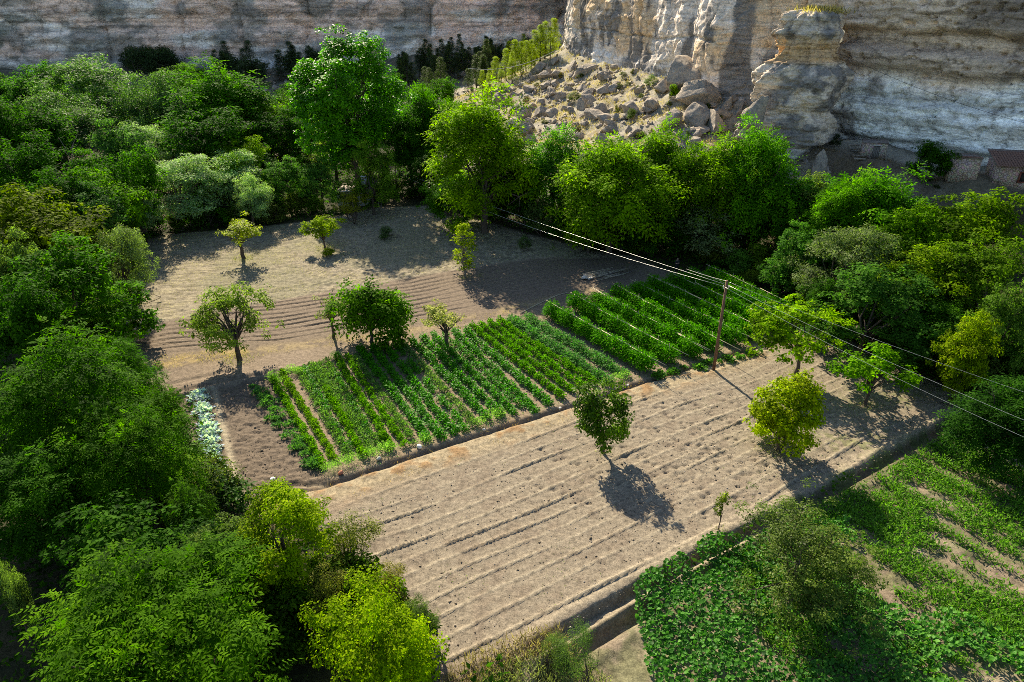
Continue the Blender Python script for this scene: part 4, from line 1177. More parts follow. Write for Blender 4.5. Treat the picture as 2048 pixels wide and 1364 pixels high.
O('feather', 1150, 1364, 1235, 52, (0.07, 0.12, 0.045), 'feathery green bush at the bottom edge beside the dry grass', cat='shrub')
O('feather', 1110, 1330, 1262, 34, (0.08, 0.13, 0.04), 'smaller feathery bush left of the bottom one in dry grass', cat='shrub')
O('shrub2', 1050, 500, 470, 14, (0.05, 0.09, 0.03), 'small dark shrub where the walnuts meet the field', cat='shrub')
for k, (a, b, r_) in enumerate([(1340, 300 + 88, 0), (1322, 128, 16), (1430, 132, 12)]):
    pass
def slope_shrub(px, py, w, h, key, color, label):
    x, y, z, Z = GT(px, py, start=93 if px < 1600 else 66); K = KIT[key]
    put(key, (x, y, z), rt.uniform(0, 6), (w * Z / FPX / K['R'],) * 2 + (h * Z / FPX / K['H'],), color, label, 'shrub')
slope_shrub(1330, 155, 18, 40, 'shrub1', (0.13, 0.20, 0.02), 'tall bright green bush against the cliff foot above the slanting slabs')
slope_shrub(1345, 205, 13, 34, 'shrub1', (0.10, 0.17, 0.02), 'bright green bush between two slanting slabs')
slope_shrub(1300, 175, 14, 22, 'shrub2', (0.09, 0.14, 0.03), 'olive bush left of the slanting slabs')
slope_shrub(1395, 208, 10, 22, 'shrub1', (0.11, 0.17, 0.02), 'small bright bush right of the slanting slabs')
slope_shrub(1500, 150, 26, 40, 'shrub2', (0.03, 0.055, 0.02), 'dark bush in the gully left of the rock tower')
slope_shrub(1435, 145, 14, 30, 'shrub2', (0.03, 0.055, 0.02), 'dark bush at the foot of the cliffside pole')
slope_shrub(1450, 185, 30, 40, 'shrub2', (0.02, 0.035, 0.015), 'dark bush in the hollow behind the leaning block')
slope_shrub(1150, 205, 16, 18, 'shrub2', (0.06, 0.09, 0.03), 'dark green cushion shrub in the middle of the sunlit slope')
slope_shrub(1262, 240, 16, 20, 'shrub2', (0.05, 0.08, 0.02), 'dark green shrub low on the right of the sunlit slope')
slope_shrub(1238, 180, 13, 12, 'shrub2', (0.07, 0.09, 0.03), 'olive cushion shrub high on the sunlit slope')
slope_shrub(1668, 292, 14, 24, 'shrub2', (0.02, 0.035, 0.02), 'dark bush in the crack right of the rock tower')
slope_shrub(1872, 378, 8, 9, 'shrub2', (0.03, 0.045, 0.02), 'dark bush at the left wall of the square hut')

fg = np.random.RandomState(99)
WOOD_L = [(-62, 58), (-46, 60), (-47, 82), (-25, 84), (-12, 100), (2, 104), (-10, 150), (-30, 178), (-120, 190), (-160, 178), (-120, 120)]
cnt = 0
while cnt < 95:
    x, y = fg.uniform(-150, 5), fg.uniform(55, 185)
    if not in_poly(np.array(x), np.array(y), WOOD_L): continue
    s = fg.uniform(.75, 1.1); cnt += 1
    if x > -58 and y < 122: continue
    v = fg.uniform(.8, 1.3)
    put('elm1' if fg.rand() < .5 else 'elm2', (x, y, hz(x, y)), fg.uniform(0, 6), (s, s, s * fg.uniform(.85, 1.1)), (0.038 * v, 0.092 * v, 0.014), 'ordinary green tree filling the dense wood on the far left', 'tree', 'trees filling the far left wood')
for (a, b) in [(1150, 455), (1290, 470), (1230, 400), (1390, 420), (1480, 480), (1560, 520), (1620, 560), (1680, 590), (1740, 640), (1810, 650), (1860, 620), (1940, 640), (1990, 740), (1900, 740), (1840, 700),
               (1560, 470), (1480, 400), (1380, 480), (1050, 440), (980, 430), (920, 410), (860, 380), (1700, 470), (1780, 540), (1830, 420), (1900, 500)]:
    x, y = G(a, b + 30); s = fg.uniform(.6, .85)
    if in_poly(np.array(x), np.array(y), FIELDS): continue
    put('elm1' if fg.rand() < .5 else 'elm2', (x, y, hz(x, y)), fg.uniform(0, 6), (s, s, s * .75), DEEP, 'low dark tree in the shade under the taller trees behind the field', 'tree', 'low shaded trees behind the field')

sg = np.random.RandomState(63)
for k in range(44):
    a = sg.uniform(1010, 1500); b = sg.uniform(140, 285)
    if b < 100 + (1150 - a) * .5: continue
    slope_shrub(a, b, sg.uniform(5, 11), sg.uniform(7, 14), 'shrub2', (0.075 + sg.rand() * .04, 0.10, 0.03), 'low olive cushion shrub growing between the rocks of the sunlit slope')
for o_ in [o for o in COL.objects if o.get('label') == 'low olive cushion shrub growing between the rocks of the sunlit slope']: o_['group'] = 'cushion shrubs on the sunlit slope'

# bare trunks in the left wood
mb = MB(); g = np.random.RandomState(3)
for k in range(3):
    a = np.array([k * 1.6 - 1.6, g.normal() * .5, 0]); pts = [a, a + (g.normal() * .4, 0, 3), a + (g.normal() * .9, 0, 6), a + (g.normal() * 1.4, 0, 9.0)]
    mb.tube(pts, [.16, .13, .09, .03], 6)
    for q in range(7):
        s = pts[1 + q % 2] + np.array([0, 0, g.uniform(0, 2)]); e = s + np.array([g.normal() * 1.5, g.normal(), g.uniform(1, 2.5)])
        mb.tube([s, (s + e) / 2 + g.normal(size=3) * .2, e], [.06, .04, .015], 4)
x, y = G(150, 425)
o = obj('dead_tree', mb.mesh('dead_tree', M['bark_pale'], True), None, (x, y, 0))
tag(o, 'bare grey leafless trunks standing in the left wood', 'tree')

# understory shrubs along the field edges
ug = np.random.RandomState(21)
edge = [(270, 470), (330, 468), (390, 462), (450, 458), (520, 452), (570, 448), (630, 442), (740, 412), (800, 408), (850, 412), (900, 425), (940, 440), (990, 462),
        (1060, 478), (1110, 490), (1160, 495), (1220, 498), (1270, 505), (1310, 515), (1390, 520), (1440, 535), (1490, 560), (1540, 580), (1590, 600), (1680, 650),
        (1740, 680), (1800, 710), (1850, 740), (1900, 765), (1960, 790), (2020, 800), (230, 560), (235, 620), (215, 740), (250, 820), (330, 960), (400, 1010), (440, 1040)]
for k, (a, b) in enumerate(edge):
    for q in range(2):
        aa, bb = a + ug.normal() * 14, b - 3 - ug.rand() * 10
        s = ug.uniform(0.8, 1.5)
        x, y = G(aa, bb)
        put('shrub1' if ug.rand() < .6 else 'shrub2', (x, y, hz(x, y)), ug.uniform(0, 6), (s, s, s * ug.uniform(.7, 1.3)), (0.035 + ug.rand() * .03, 0.075 + ug.rand() * .05, 0.02),
            'low dark undergrowth shrub where the wood meets the field', 'shrub', 'undergrowth shrubs along the field edges')

# ground ivy / bramble mass under the woods: reads as one mass
def scatter_leaves(name, label, poly_or_fn, n, llen, wid, color, mat, seed, hmax=0.5, up=0.6, kind='stuff', zfn=land, tintb=0.0, normal_up=0.8, bbox=None):
    g = np.random.RandomState(seed)
    xs = g.uniform(bbox[0], bbox[1], n * (3 if name != 'tree_foot_grass' else 30)); ys = g.uniform(bbox[2], bbox[3], len(xs))
    m = poly_or_fn(xs, ys) if callable(poly_or_fn) else in_poly(xs, ys, poly_or_fn)
    xs, ys = xs[m][:n], ys[m][:n]; k = len(xs)
    zs = zfn(xs, ys) + g.rand(k) ** 1.5 * hmax
    P = np.stack([xs, ys, zs], 1)
    A = nrm(g.normal(size=(k, 3)) * np.array([1, 1, .5]) + np.array([0, 0, up])) * llen * g.uniform(.6, 1.4, (k, 1))
    NN = nrm(np.array([0, 0, normal_up]) + g.normal(size=(k, 3)) * .5)
    tint = np.clip(.5 + tintb + .2 * g.normal(size=k), 0, 1)
    o = obj(name, leaf_cards(name, P, A, NN, wid, tint, M[mat])); o.color = (*color, 1)
    tag(o, label, kind=kind)
    return o

def forest(x, y):
    px_ok = (y < 120)
    return (~in_poly(x, y, FIELDS)) & (~in_poly(x, y, LOWER)) & px_ok & (big_land(x, y) < 1.2) & (fbm(x / 4, y / 4, 7, 2) > 0.38)
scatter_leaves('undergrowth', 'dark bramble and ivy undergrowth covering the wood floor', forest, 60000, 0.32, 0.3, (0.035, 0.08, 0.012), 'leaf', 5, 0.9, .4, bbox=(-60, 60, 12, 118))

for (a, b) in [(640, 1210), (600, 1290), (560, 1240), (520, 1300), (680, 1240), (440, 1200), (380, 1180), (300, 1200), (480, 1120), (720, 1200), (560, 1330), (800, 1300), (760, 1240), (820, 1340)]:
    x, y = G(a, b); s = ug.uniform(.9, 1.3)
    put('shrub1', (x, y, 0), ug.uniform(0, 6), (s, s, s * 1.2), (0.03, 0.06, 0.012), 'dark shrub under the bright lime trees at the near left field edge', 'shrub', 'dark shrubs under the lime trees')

# pines
pg = np.random.RandomState(31)
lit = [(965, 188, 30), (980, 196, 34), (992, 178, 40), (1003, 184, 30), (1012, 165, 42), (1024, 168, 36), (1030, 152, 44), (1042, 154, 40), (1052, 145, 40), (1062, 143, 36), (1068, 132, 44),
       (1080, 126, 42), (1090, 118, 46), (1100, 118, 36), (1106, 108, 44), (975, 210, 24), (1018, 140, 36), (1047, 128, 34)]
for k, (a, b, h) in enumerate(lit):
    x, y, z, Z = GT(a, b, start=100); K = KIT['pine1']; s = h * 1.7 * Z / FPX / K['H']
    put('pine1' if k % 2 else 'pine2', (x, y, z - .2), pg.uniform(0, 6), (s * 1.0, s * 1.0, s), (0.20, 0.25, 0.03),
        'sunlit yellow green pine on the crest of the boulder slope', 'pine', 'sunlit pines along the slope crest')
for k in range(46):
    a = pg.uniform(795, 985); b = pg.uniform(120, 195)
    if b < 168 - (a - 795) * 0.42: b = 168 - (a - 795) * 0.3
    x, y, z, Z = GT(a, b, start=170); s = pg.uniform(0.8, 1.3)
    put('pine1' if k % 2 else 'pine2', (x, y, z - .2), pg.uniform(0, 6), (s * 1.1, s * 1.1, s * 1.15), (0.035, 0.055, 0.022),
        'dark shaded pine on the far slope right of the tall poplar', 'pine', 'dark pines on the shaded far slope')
for k in range(22):
    a = pg.uniform(430, 640); b = pg.uniform(148, 168)
    x, y, z, Z = GT(a, b, start=170); s = pg.uniform(0.9, 1.5)
    put('pine2' if k % 3 else 'shrub2', (x, y, z - .2), pg.uniform(0, 6), (s * 1.1, s * 1.1, s * 1.1) if k % 3 else (3, 3, 3), (0.03, 0.05, 0.025),
        'dark tree below the far canyon wall left of the tall poplar', 'tree', 'dark trees at the foot of the far wall')
for k in range(9):
    a = 275 + k * 9; b = 140 + (k % 3) * 5
    x, y, z, Z = GT(a, b, start=170)
    put('shrub2', (x, y, z - .2), pg.uniform(0, 6), (3.2, 3.2, 3.2), (0.025, 0.045, 0.022),
        'dark evergreen at the cave mouth in the far canyon wall', 'tree', 'dark evergreens by the far cave')
for k in range(40):
    a = pg.uniform(880, 1110); b = pg.uniform(75, 150)
    x, y, z, Z = GT(a, b, start=180); s = pg.uniform(0.8, 1.8)
    put('shrub2', (x, y, z - .2), pg.uniform(0, 6), (s, s, s), (0.03, 0.05, 0.028),
        'dark scrub on the shaded slope below the far wall', 'shrub', 'dark scrub on the shaded far slope')

# ------------------------------------------------------------------ crops
def plant_mesh(name, seed, r, h, nl, llen, wid, mat='leaf', up=0.2, stemh=0.2):
    g = np.random.RandomState(seed)
    D = unit_dirs(g, nl); D[:, 2] = np.abs(D[:, 2]) * 1.0 - 0.15
    q = g.rand(nl, 1) ** 0.5
    P = D * q * np.array([r, r, h * 0.75]) + np.array([0, 0, h * 0.3])
    P[:, 2] = np.maximum(P[:, 2], 0.02)
    A = nrm(D * np.array([1, 1, .5]) + g.normal(size=(nl, 3)) * .4 + np.array([0, 0, up])) * llen * g.uniform(.7, 1.3, (nl, 1))
    NN = nrm(np.array([0, 0, 1.0]) + D * .4 + g.normal(size=(nl, 3)) * .35)
    tint = np.clip(.5 + .18 * g.normal(size=nl), 0, 1)
    return leaf_cards(name, P, A, NN, wid, tint, M[mat], .3)

CROP = {
    'pepper': [plant_mesh('pepper_plant', 200 + i, .31, .66, 100, .17, .32, 'leaf_gloss', -.25) for i in range(4)],
    'bean': [plant_mesh('bean_plant', 210 + i, .27, .56, 120, .13, .38, 'leaf', .15) for i in range(4)],
    'tomato': [plant_mesh('tomato_plant', 220 + i, .52, .68, 260, .15, .22, 'leaf_dull', -.1) for i in range(4)],
    'vine': [plant_mesh('trellised_tomato_plant', 230 + i, .60, 1.5, 520, .16, .25, 'leaf', -.25) for i in range(4)],
    'aster': [plant_mesh('flower_bush', 240 + i, .5, .5, 420, .08, .14, 'leaf_dull', .9) for i in range(3)],
    'weed': [plant_mesh('carrot_plant', 250 + i, .36, .42, 110, .17, .2, 'leaf_dull', .5) for i in range(4)],
    'melon': [plant_mesh('courgette_plant', 260 + i, .5, .3, 60, .26, .42, 'leaf_dull', .2) for i in range(4)],
}
cg = np.random.RandomState(12)
def crop_row(kind, name, p0, p1, space, label, group, color, cat='plant', jit=.05, sc=1.0, skip=0.0, z=0.0):
    a = np.array(G(*p0)); b = np.array(G(*p1)); L = np.linalg.norm(b - a); n = int(L / space)
    for i in range(n + 1):
        if cg.rand() < skip: continue
        t = i / max(n, 1)
        p = a + (b - a) * t + cg.normal(size=2) * jit
        o = obj(name, CROP[kind][cg.randint(len(CROP[kind]))])
        s = sc * cg.uniform(.82, 1.15)
        o.location = (p[0], p[1], z); o.rotation_euler = (0, 0, cg.uniform(0, 6.28)); o.scale = (s, s, s * cg.uniform(.85, 1.1))
        v = cg.uniform(.88, 1.12); o.color = (color[0] * v, color[1] * v, color[2] * v, 1)
        tag(o, label, cat, group)

PEP = (0.060, 0.190, 0.018); BEAN = (0.11, 0.235, 0.012); TOM = (0.065, 0.185, 0.035); WEEDC = (0.11, 0.20, 0.05); YG = (0.12, 0.22, 0.015)
def strip(kd, t, b, lab, c=None, sc=1.0, sk=0.0, sp=None):
    D = {'bean': ('bean_plant', .38, BEAN), 'weed': ('carrot_plant', .36, WEEDC), 'pepper': ('pepper_plant', .44, PEP), 'tomato': ('tomato_plant', .46, TOM)}[kd]
    crop_row(kd, D[0], t, b, sp or D[1], D[0].replace('_', ' ') + ' in the ' + lab, lab, c or D[2], 'vegetable plant', .06, sc, sk)
BR = (0.10, 0.225, 0.010)
strip('bean', (547, 762), (648, 936), 'first row from the left, a narrow bright bean hedge', BEAN, .95)
strip('bean', (566, 750), (670, 922), 'second row from the left, a narrow yellow green bean hedge', YG, .95)
strip('weed', (600, 744), (696, 912), 'third row from the left, thin and grey green', WEEDC, 1.0, .1)
strip('pepper', (610, 742), (702, 908), 'third row from the left, dark and scattered', PEP, .85, .2, .8)
strip('bean', (655, 785), (727, 914), 'fourth row from the left, short and bright green', BEAN, 1.05)
strip('weed', (625, 736), (662, 795), 'weedy head of the short bright row', WEEDC, 1.2)
strip('weed', (640, 732), (742, 905), 'weedy pale row right of the short bright row', WEEDC, .95, .08)
strip('weed', (655, 726), (762, 902), 'second pale row right of the short bright row', WEEDC, .9, .05)
strip('pepper', (668, 745), (740, 868), 'second pale row right of the short bright row, dark and scattered', PEP, .8, .2, .9)
strip('bean', (675, 720), (783, 898), 'long bright row in the middle of the weedy beds', BR, 1.05)
strip('bean', (694, 714), (808, 893), 'bright row just right of the long bright row', BR, .95, .08)
strip('weed', (707, 710), (830, 888), 'feathery pale row just left of the dark pepper rows', WEEDC, .85, .05)
for i, (t, b) in enumerate([((720, 702), (856, 880)), ((745, 698), (884, 876)), ((768, 693), (908, 868)), ((789, 690), (932, 862)), ((826, 686), (974, 840)), ((847, 679), (1000, 833)), ((868, 673), (1028, 828)),
                            ((888, 669), (1048, 820)), ((908, 665), (1070, 824)), ((927, 662), (1096, 808))]):
    nm_ = ['first', 'second', 'third', 'fourth', 'fifth', 'sixth', 'seventh', 'eighth', 'ninth', 'tenth'][i]
    strip('pepper', t, b, nm_ + ' dark pepper row from the left', PEP, 1.02 if i not in (3, 7) else .85, 0.02 if i not in (3, 7) else .12)
strip('weed', (806, 692), (952, 852), 'pale feathery strip between the two pepper blocks', (0.12, 0.2, 0.06), .95, .05)
for i, (t, b) in enumerate([((946, 657), (1122, 796)), ((963, 653), (1146, 786)), ((980, 649), (1168, 778)), ((998, 646), (1190, 771))]):
    strip('bean', t, b, ['first', 'second', 'third', 'fourth'][i] + ' of the four bright bean rows right of the peppers', (0.09, 0.215, 0.012), 1.1)
strip('tomato', (1023, 643), (1216, 768), 'left of the two unstaked bushy tomato rows', TOM, 1.15)
strip('tomato', (1056, 640), (1246, 752), 'right of the two unstaked bushy tomato rows', TOM, 1.15)
# light green bushes closing the rows
for (a, b, s, w) in [(548, 758, 1.15, 'top of the first row on the left'), (556, 768, 1.0, 'just below the top of the first row'), (585, 748, 1.2, 'top of the second row'), (600, 747, .9, 'right of the top of the second row'),
                     (673, 718, 1.1, 'top of the weedy rows'), (658, 943, .95, 'foot of the first two rows'), (668, 937, .85, 'foot of the second row'), (690, 930, 1.1, 'foot of the third row on the left'), (706, 924, .95, 'foot of the third row on the right'),
                     (742, 915, 1.1, 'foot of the short bright row'), (770, 905, 1.2, 'foot of the long bright row on the left'), (783, 900, .9, 'foot of the long bright row on the right'), (850, 885, 1.05, 'foot of the second pepper row'),
                     (960, 850, 1.0, 'foot of the fifth pepper row'), (985, 838, 1.2, 'foot of the sixth pepper row on the left'), (1000, 833, 1.0, 'foot of the sixth pepper row on the right'), (1235, 762, 1.1, 'foot of the bushy tomato rows on the left'),
                     (1250, 755, 1.0, 'foot of the bushy tomato rows on the right'), (1030, 648, 1.0, 'top of the bushy tomato rows')]:
    x, y = G(a, b); o = obj('flower_bush', CROP['aster'][cg.randint(3)], None, (x, y, 0)); s *= 1.15; o.scale = (s, s, s * 1.15); o.rotation_euler = (0, 0, cg.uniform(0, 6)); o.color = (0.24, 0.40, 0.10, 1)
    tag(o, 'fluffy light green bush at the ' + w, 'bush', 'fluffy bushes at the ends of the crop rows')
# trellised tomato rows
ords = ['first', 'second', 'third', 'fourth', 'fifth', 'sixth', 'seventh', 'eighth', 'ninth']
trel = [((1101, 634), (1294, 745)), ((1147, 617), (1342, 728)), ((1188, 606), (1388, 717)), ((1230, 598), (1424, 703)), ((1267, 591), (1470, 691)), ((1302, 581), (1502, 680)), ((1342, 574), (1532, 665)), ((1380, 566), (1556, 650)), ((1416, 560), (1576, 638))]
for k, (p0, p1) in enumerate(trel):
    lab = ords[k] + ' staked tomato row from the left'
    crop_row('vine', 'tomato_plant', p0, p1, .43, 'tall tomato plant tied up in the ' + lab, lab, (0.080, 0.215, 0.022), 'vegetable plant', .05, 1.18, 0)
    a = np.array(G(*p0)); b = np.array(G(*p1)); u = (b - a) / np.linalg.norm(b - a); L = np.linalg.norm(b - a)
    r = empty('cane_trellis', (a[0], a[1], 0)); tag(r, 'bleached cane trellis over the ' + lab, 'trellis', 'cane trellises over the tomato rows')
    nrmv = np.array([-u[1], u[0]])
    st = MB(); st.tube([(0, 0, -.1), (0.02, 0, .8), (0.0, 0, 1.75)], .016, 5); stm = st.mesh('stake', M['cane'])
    q = 0
    while q < L:
        o = obj('stake', stm, r); p = u * q + nrmv * cg.normal() * .06; o.location = (p[0], p[1], 0); o.rotation_euler = (cg.normal() * .05, cg.normal() * .05, cg.uniform(0, 6)); o.scale = (1, 1, cg.uniform(.85, 1.08)); q += 1.6
    q = -.6
    hgt = 1.42 if k < 5 else 1.55
    while q < L - .5:
        ln = cg.uniform(3.2, 5.0)
        for side in ((0,) if cg.rand() < .6 else (-.05, .06)):
            m_ = MB(); s0 = u * q + nrmv * (side + cg.normal() * .05); s1 = u * (q + ln) + nrmv * (side + cg.normal() * .08)
            h0, h1 = hgt + cg.normal() * .05, hgt + cg.normal() * .05
            m_.tube([(s0[0], s0[1], h0), ((s0[0] + s1[0]) / 2, (s0[1] + s1[1]) / 2, (h0 + h1) / 2 - .02), (s1[0], s1[1], h1)], .02, 5)
            obj('rail', m_.mesh('rail', M['cane']), r)
        q += ln * .9
# courgette patch with white glare painted into the leaf colour, plants left of it
wl = [(398, 790), (392, 797), (408, 800), (404, 815), (412, 822), (400, 828), (416, 838), (410, 848), (420, 856), (408, 862), (424, 868), (414, 876), (426, 884), (420, 895), (432, 900), (424, 908), (432, 918), (428, 935), (436, 940)]
for k, (a, b) in enumerate(wl):
    x, y = G(a, b); o = obj('squash_plant', CROP['melon'][k % 4], None, (x, y, 0.02)); s = cg.uniform(.8, 1.1); o.scale = (s, s, s); o.rotation_euler = (0, 0, cg.uniform(0, 6)); o.color = (0.40, 0.47, 0.62, 1)
    tag(o, 'squash plant with white glare painted into its leaves in the row left of the dug plot', 'vegetable plant', 'glare whitened squash row')
# low green plants on the right of the dug plot
for k in range(60):
    t = cg.rand(); a = 520 + 110 * t + cg.normal() * 9 - (8 if t < .3 else 0); b = 775 + 165 * t + cg.normal() * 4
    x, y = G(a, b); o = obj('melon_plant', CROP['melon' if k % 3 == 0 else 'weed'][k % 4], None, (x, y, 0.03)); s = cg.uniform(.6, 1.0) * (1.0 if k % 3 else .75); o.scale = (s, s, s); o.rotation_euler = (0, 0, cg.uniform(0, 6)); o.color = (0.085, 0.19, 0.05, 1)
    tag(o, 'low sprawling green plant along the right side of the dug plot', 'vegetable plant', 'sprawling plants beside the dug plot')
for k in range(26):
    a = cg.uniform(1290, 1540); b = 760 - (a - 1290) * .235 + cg.normal() * 3
    x, y = G(a, b); o = obj('melon_plant', CROP['melon' if k % 2 == 0 else 'bean'][k % 4], None, (x, y, 0.03)); s = cg.uniform(.6, 1.0); o.scale = (s, s, s); o.rotation_euler = (0, 0, cg.uniform(0, 6)); o.color = (0.075, 0.17, 0.03, 1)
    tag(o, 'low leafy plant at the near ends of the staked tomato rows', 'vegetable plant', 'leafy plants below the tomato rows')

# ------------------------------------------------------------------ ground cover of the lower garden
def squash_leaves():
    g = np.random.RandomState(8)
    bb = (4, 34, 14, 36); n = 60000
    xs = g.uniform(bb[0], bb[1], n); ys = g.uniform(bb[2], bb[3], n)
    m = in_poly(xs, ys, SQUASH) & (fbm(xs / 2.2, ys / 2.2, 5, 3) > 0.31 + 0.12 * sstep(xs, 13, 20))
    tx, ty = G(1590, 1290, -.4)
    m &= ~((np.hypot((xs - tx) / 1.9, (ys - ty) / 1.3) < 1) & (g.rand(n) < .85))
    xs, ys = xs[m], ys[m]; k = len(xs)
    z = land(xs, ys) + 0.08 + 0.6 * fbm(xs, ys, 6, 3) + g.rand(k) * .15
    R = g.uniform(.05, .12, k)
    tilt = nrm(np.array([0, 0, 1.0]) + g.normal(size=(k, 3)) * np.array([.6, .6, 0]) + np.array([-.1, -.05, 0]))
    ref = nrm(g.normal(size=(k, 3))); U = nrm(np.cross(tilt, ref)); W = np.cross(tilt, U)
    na = 7; an = np.linspace(0, 2 * math.pi, na, endpoint=False)
    V = [np.stack([xs, ys, z], 1) - tilt * (R * .18)[:, None]]
    for a in an:
        rr = R * (1 + .14 * math.cos(5 * a)) * (0.55 if abs(a) < .01 else 1)
        V.append(np.stack([xs, ys, z], 1) + U * (rr * math.cos(a))[:, None] + W * (rr * math.sin(a))[:, None] + tilt * (R * g.uniform(-.1, .2, k))[:, None])
    V = np.stack(V, 1).reshape(-1, 3); b = np.arange(k)[:, None] * (na + 1)
    F = np.concatenate([b + np.array([[0, 1 + j, 1 + (j + 1) % na]]) for j in range(na)])
    tint = np.repeat(np.clip(.5 + .2 * g.normal(size=k) + .35 * sstep(xs, 14, 20) * g.rand(k), 0, 1), na + 1)
    o = obj('squash_leaves', mesh_np('squash_leaves', V, F, M['leaf_gloss'], False, attrs={'tint': tint})); o.color = (0.065, 0.165, 0.035, 1)
    tag(o, 'dense carpet of broad squash leaves in the lower right garden', kind='stuff')
squash_leaves()
def weedy(x, y):
    a, b = furrow_frame(x, y)
    base_ = in_poly(x, y, LOWER) & (x > 8)
    n = fbm(x / 1.8 + y / 4, y / 1.5, 14, 3)
    d, _ = poly_dist(x, y, DITCH)
    sq = in_poly(x, y, SQUASH)
    path = poly_dist(x, y, [G(1915, 868), G(2048, 925)])[0] < 0.7
    n = n + (hash2((x * 997).astype(int), (y * 983).astype(int), 3) - .5) * .22
    n = n + .10 * np.cos(6.283 * a / 1.55)
    return base_ & (n > np.where(sq, .54, .40)) & (d > .55) & (x > 11.5) & ~path
scatter_leaves('weeds', 'matted green weeds over the lower right plot', weedy, 120000, .21, .17, (0.095, 0.20, 0.025), 'leaf_dull', 15, .46, .9, bbox=(8, 46, 14, 46))
scatter_leaves('ditch_grass', 'green grass growing along the long ditch banks', lambda x, y: (np.abs(poly_dist(x, y, DITCH)[0] - .55) < .35) & (fbm(x, y, 3, 2) > .45) & (x > 6), 5000, .16, .12, (0.08, 0.14, 0.03), 'leaf_dull', 16, .1, .9, bbox=(4, 40, 20, 46))
scatter_leaves('bed_edge_weeds', 'green weeds along the near edge of the crop beds', lambda x, y: (poly_dist(x, y, [G(700, 945), G(860, 888), G(1060, 825), G(1200, 780), G(1300, 748), G(1500, 690)])[0] < .28), 6000, .13, .14, (0.08, 0.17, 0.03), 'leaf_dull', 17, .12, .9, bbox=(-14, 22, 30, 54))
scatter_leaves('bed_weeds', 'thin pale weeds between the crop rows', lambda x, y: in_poly(x, y, GARDEN) & (x < 4) & (fbm(x / 1.2, y / 1.2, 19, 2) > .5), 4000, .13, .10, (0.12, 0.19, 0.05), 'leaf_dull', 18, .15, .9, bbox=(-20, 22, 32, 66))
scatter_leaves('field_sprouts', 'scattered green sprouts in the ploughed field', lambda x, y: in_poly(x, y, TILLED) & (fbm(x / 2.5, y / 2.5, 29, 3) > np.where(x > 13, .53, .66)), 3500, .10, .16, (0.10, 0.15, 0.04), 'leaf_dull', 19, .05, .8, bbox=(-14, 36, 20, 52))
# dry grass
straw = (0.38, 0.30, 0.17)
def dry(name, label, fn, n, bbox, seed, llen=.28, color=straw, hmax=.1):
    scatter_leaves(name, label, fn, n, llen, .045, color, 'straw', seed, hmax, 1.6, bbox=bbox, normal_up=.1)
dry('dry_grass', 'tawny dry grass bank at the bottom edge of the photo', lambda x, y: (poly_dist(x, y, [G(880, 1400), G(960, 1335), G(1040, 1300), G(1110, 1285), G(1130, 1300)])[0] < .7), 7000, (-6, 8, 16, 25), 24, .42, (0.24, 0.18, 0.11), .25)
dry('bank_grass', 'pale green and straw grass at the bottom edge', lambda x, y: (poly_dist(x, y, [G(1000, 1380), G(1080, 1340), G(1180, 1365)])[0] < .9), 5000, (-4, 8, 15, 23), 25, .4, (0.22, 0.24, 0.09), .25)
dry('verge_straw', 'reddish straw on the verge between crop beds and ploughed field', lambda x, y: (poly_dist(x, y, [G(640, 1000), G(860, 918), G(1100, 838), G(1300, 775), G(1520, 702)])[0] < 1.1) & (fbm(x * 1.1, y * 1.1, 5, 2) > .52), 9000, (-16, 24, 28, 54), 26, .17, (0.38, 0.23, 0.11))
dry('strip_straw', 'straw tufts along the verge below the furrowed strip', lambda x, y: (poly_dist(x, y, [G(300, 735), G(470, 712), G(700, 682), G(900, 648), G(1100, 602)])[0] < .8) & (fbm(x, y, 6, 2) > .47), 9000, (-36, 8, 42, 68), 27, .2, (0.42, 0.30, 0.13))
dry('oval_straw', 'straw patch inside the turning place of the furrows', lambda x, y: (poly_dist(x, y, [G(330, 724), G(480, 706)])[0] < 1.0) & (fbm(x, y, 8, 2) > .42), 5000, (-36, -18, 42, 56), 28, .2, (0.42, 0.30, 0.12))
dry('field_stubble', 'short pale stubble covering the rough upper field', lambda x, y: in_poly(x, y, ROUGH) & (fbm(x * .8, y * .8, 9, 2) > .42), 34000, (-48, 14, 52, 92), 29, .16, (0.36, 0.30, 0.19), .03)
dry('slope_straw', 'golden grass tufts on the boulder slope', lambda x, y: (big_land(x, y) > 2.5) & (x > -14) & (x < 40) & (fbm(x * .55, y * .55, 10, 2) > .46), 60000, (-14, 44, 88, 182), 30, .45, (0.42, 0.31, 0.14), .1)
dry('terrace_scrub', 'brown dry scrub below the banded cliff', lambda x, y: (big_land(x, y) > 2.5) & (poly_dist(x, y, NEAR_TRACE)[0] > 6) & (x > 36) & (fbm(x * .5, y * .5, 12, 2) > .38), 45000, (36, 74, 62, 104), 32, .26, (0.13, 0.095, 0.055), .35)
def tower_grass():
    g = np.random.RandomState(4); n = 900
    P = np.stack([42 + g.normal(size=n) * 1.5, 103.2 + g.normal(size=n) * 1.2, 24.2 + g.rand(n) * .3], 1)
    A = nrm(g.normal(size=(n, 3)) * .5 + np.array([0, 0, 1.0])) * g.uniform(.6, 1.3, (n, 1)); NN = unit_dirs(g, n)
    o = obj('tower_grass', leaf_cards('tower_grass', P, A, NN, .05, g.rand(n), M['straw'])); o.color = (0.42, 0.32, 0.10, 1); tag(o, 'golden grass growing on top of the rock tower', kind='stuff')
tower_grass()
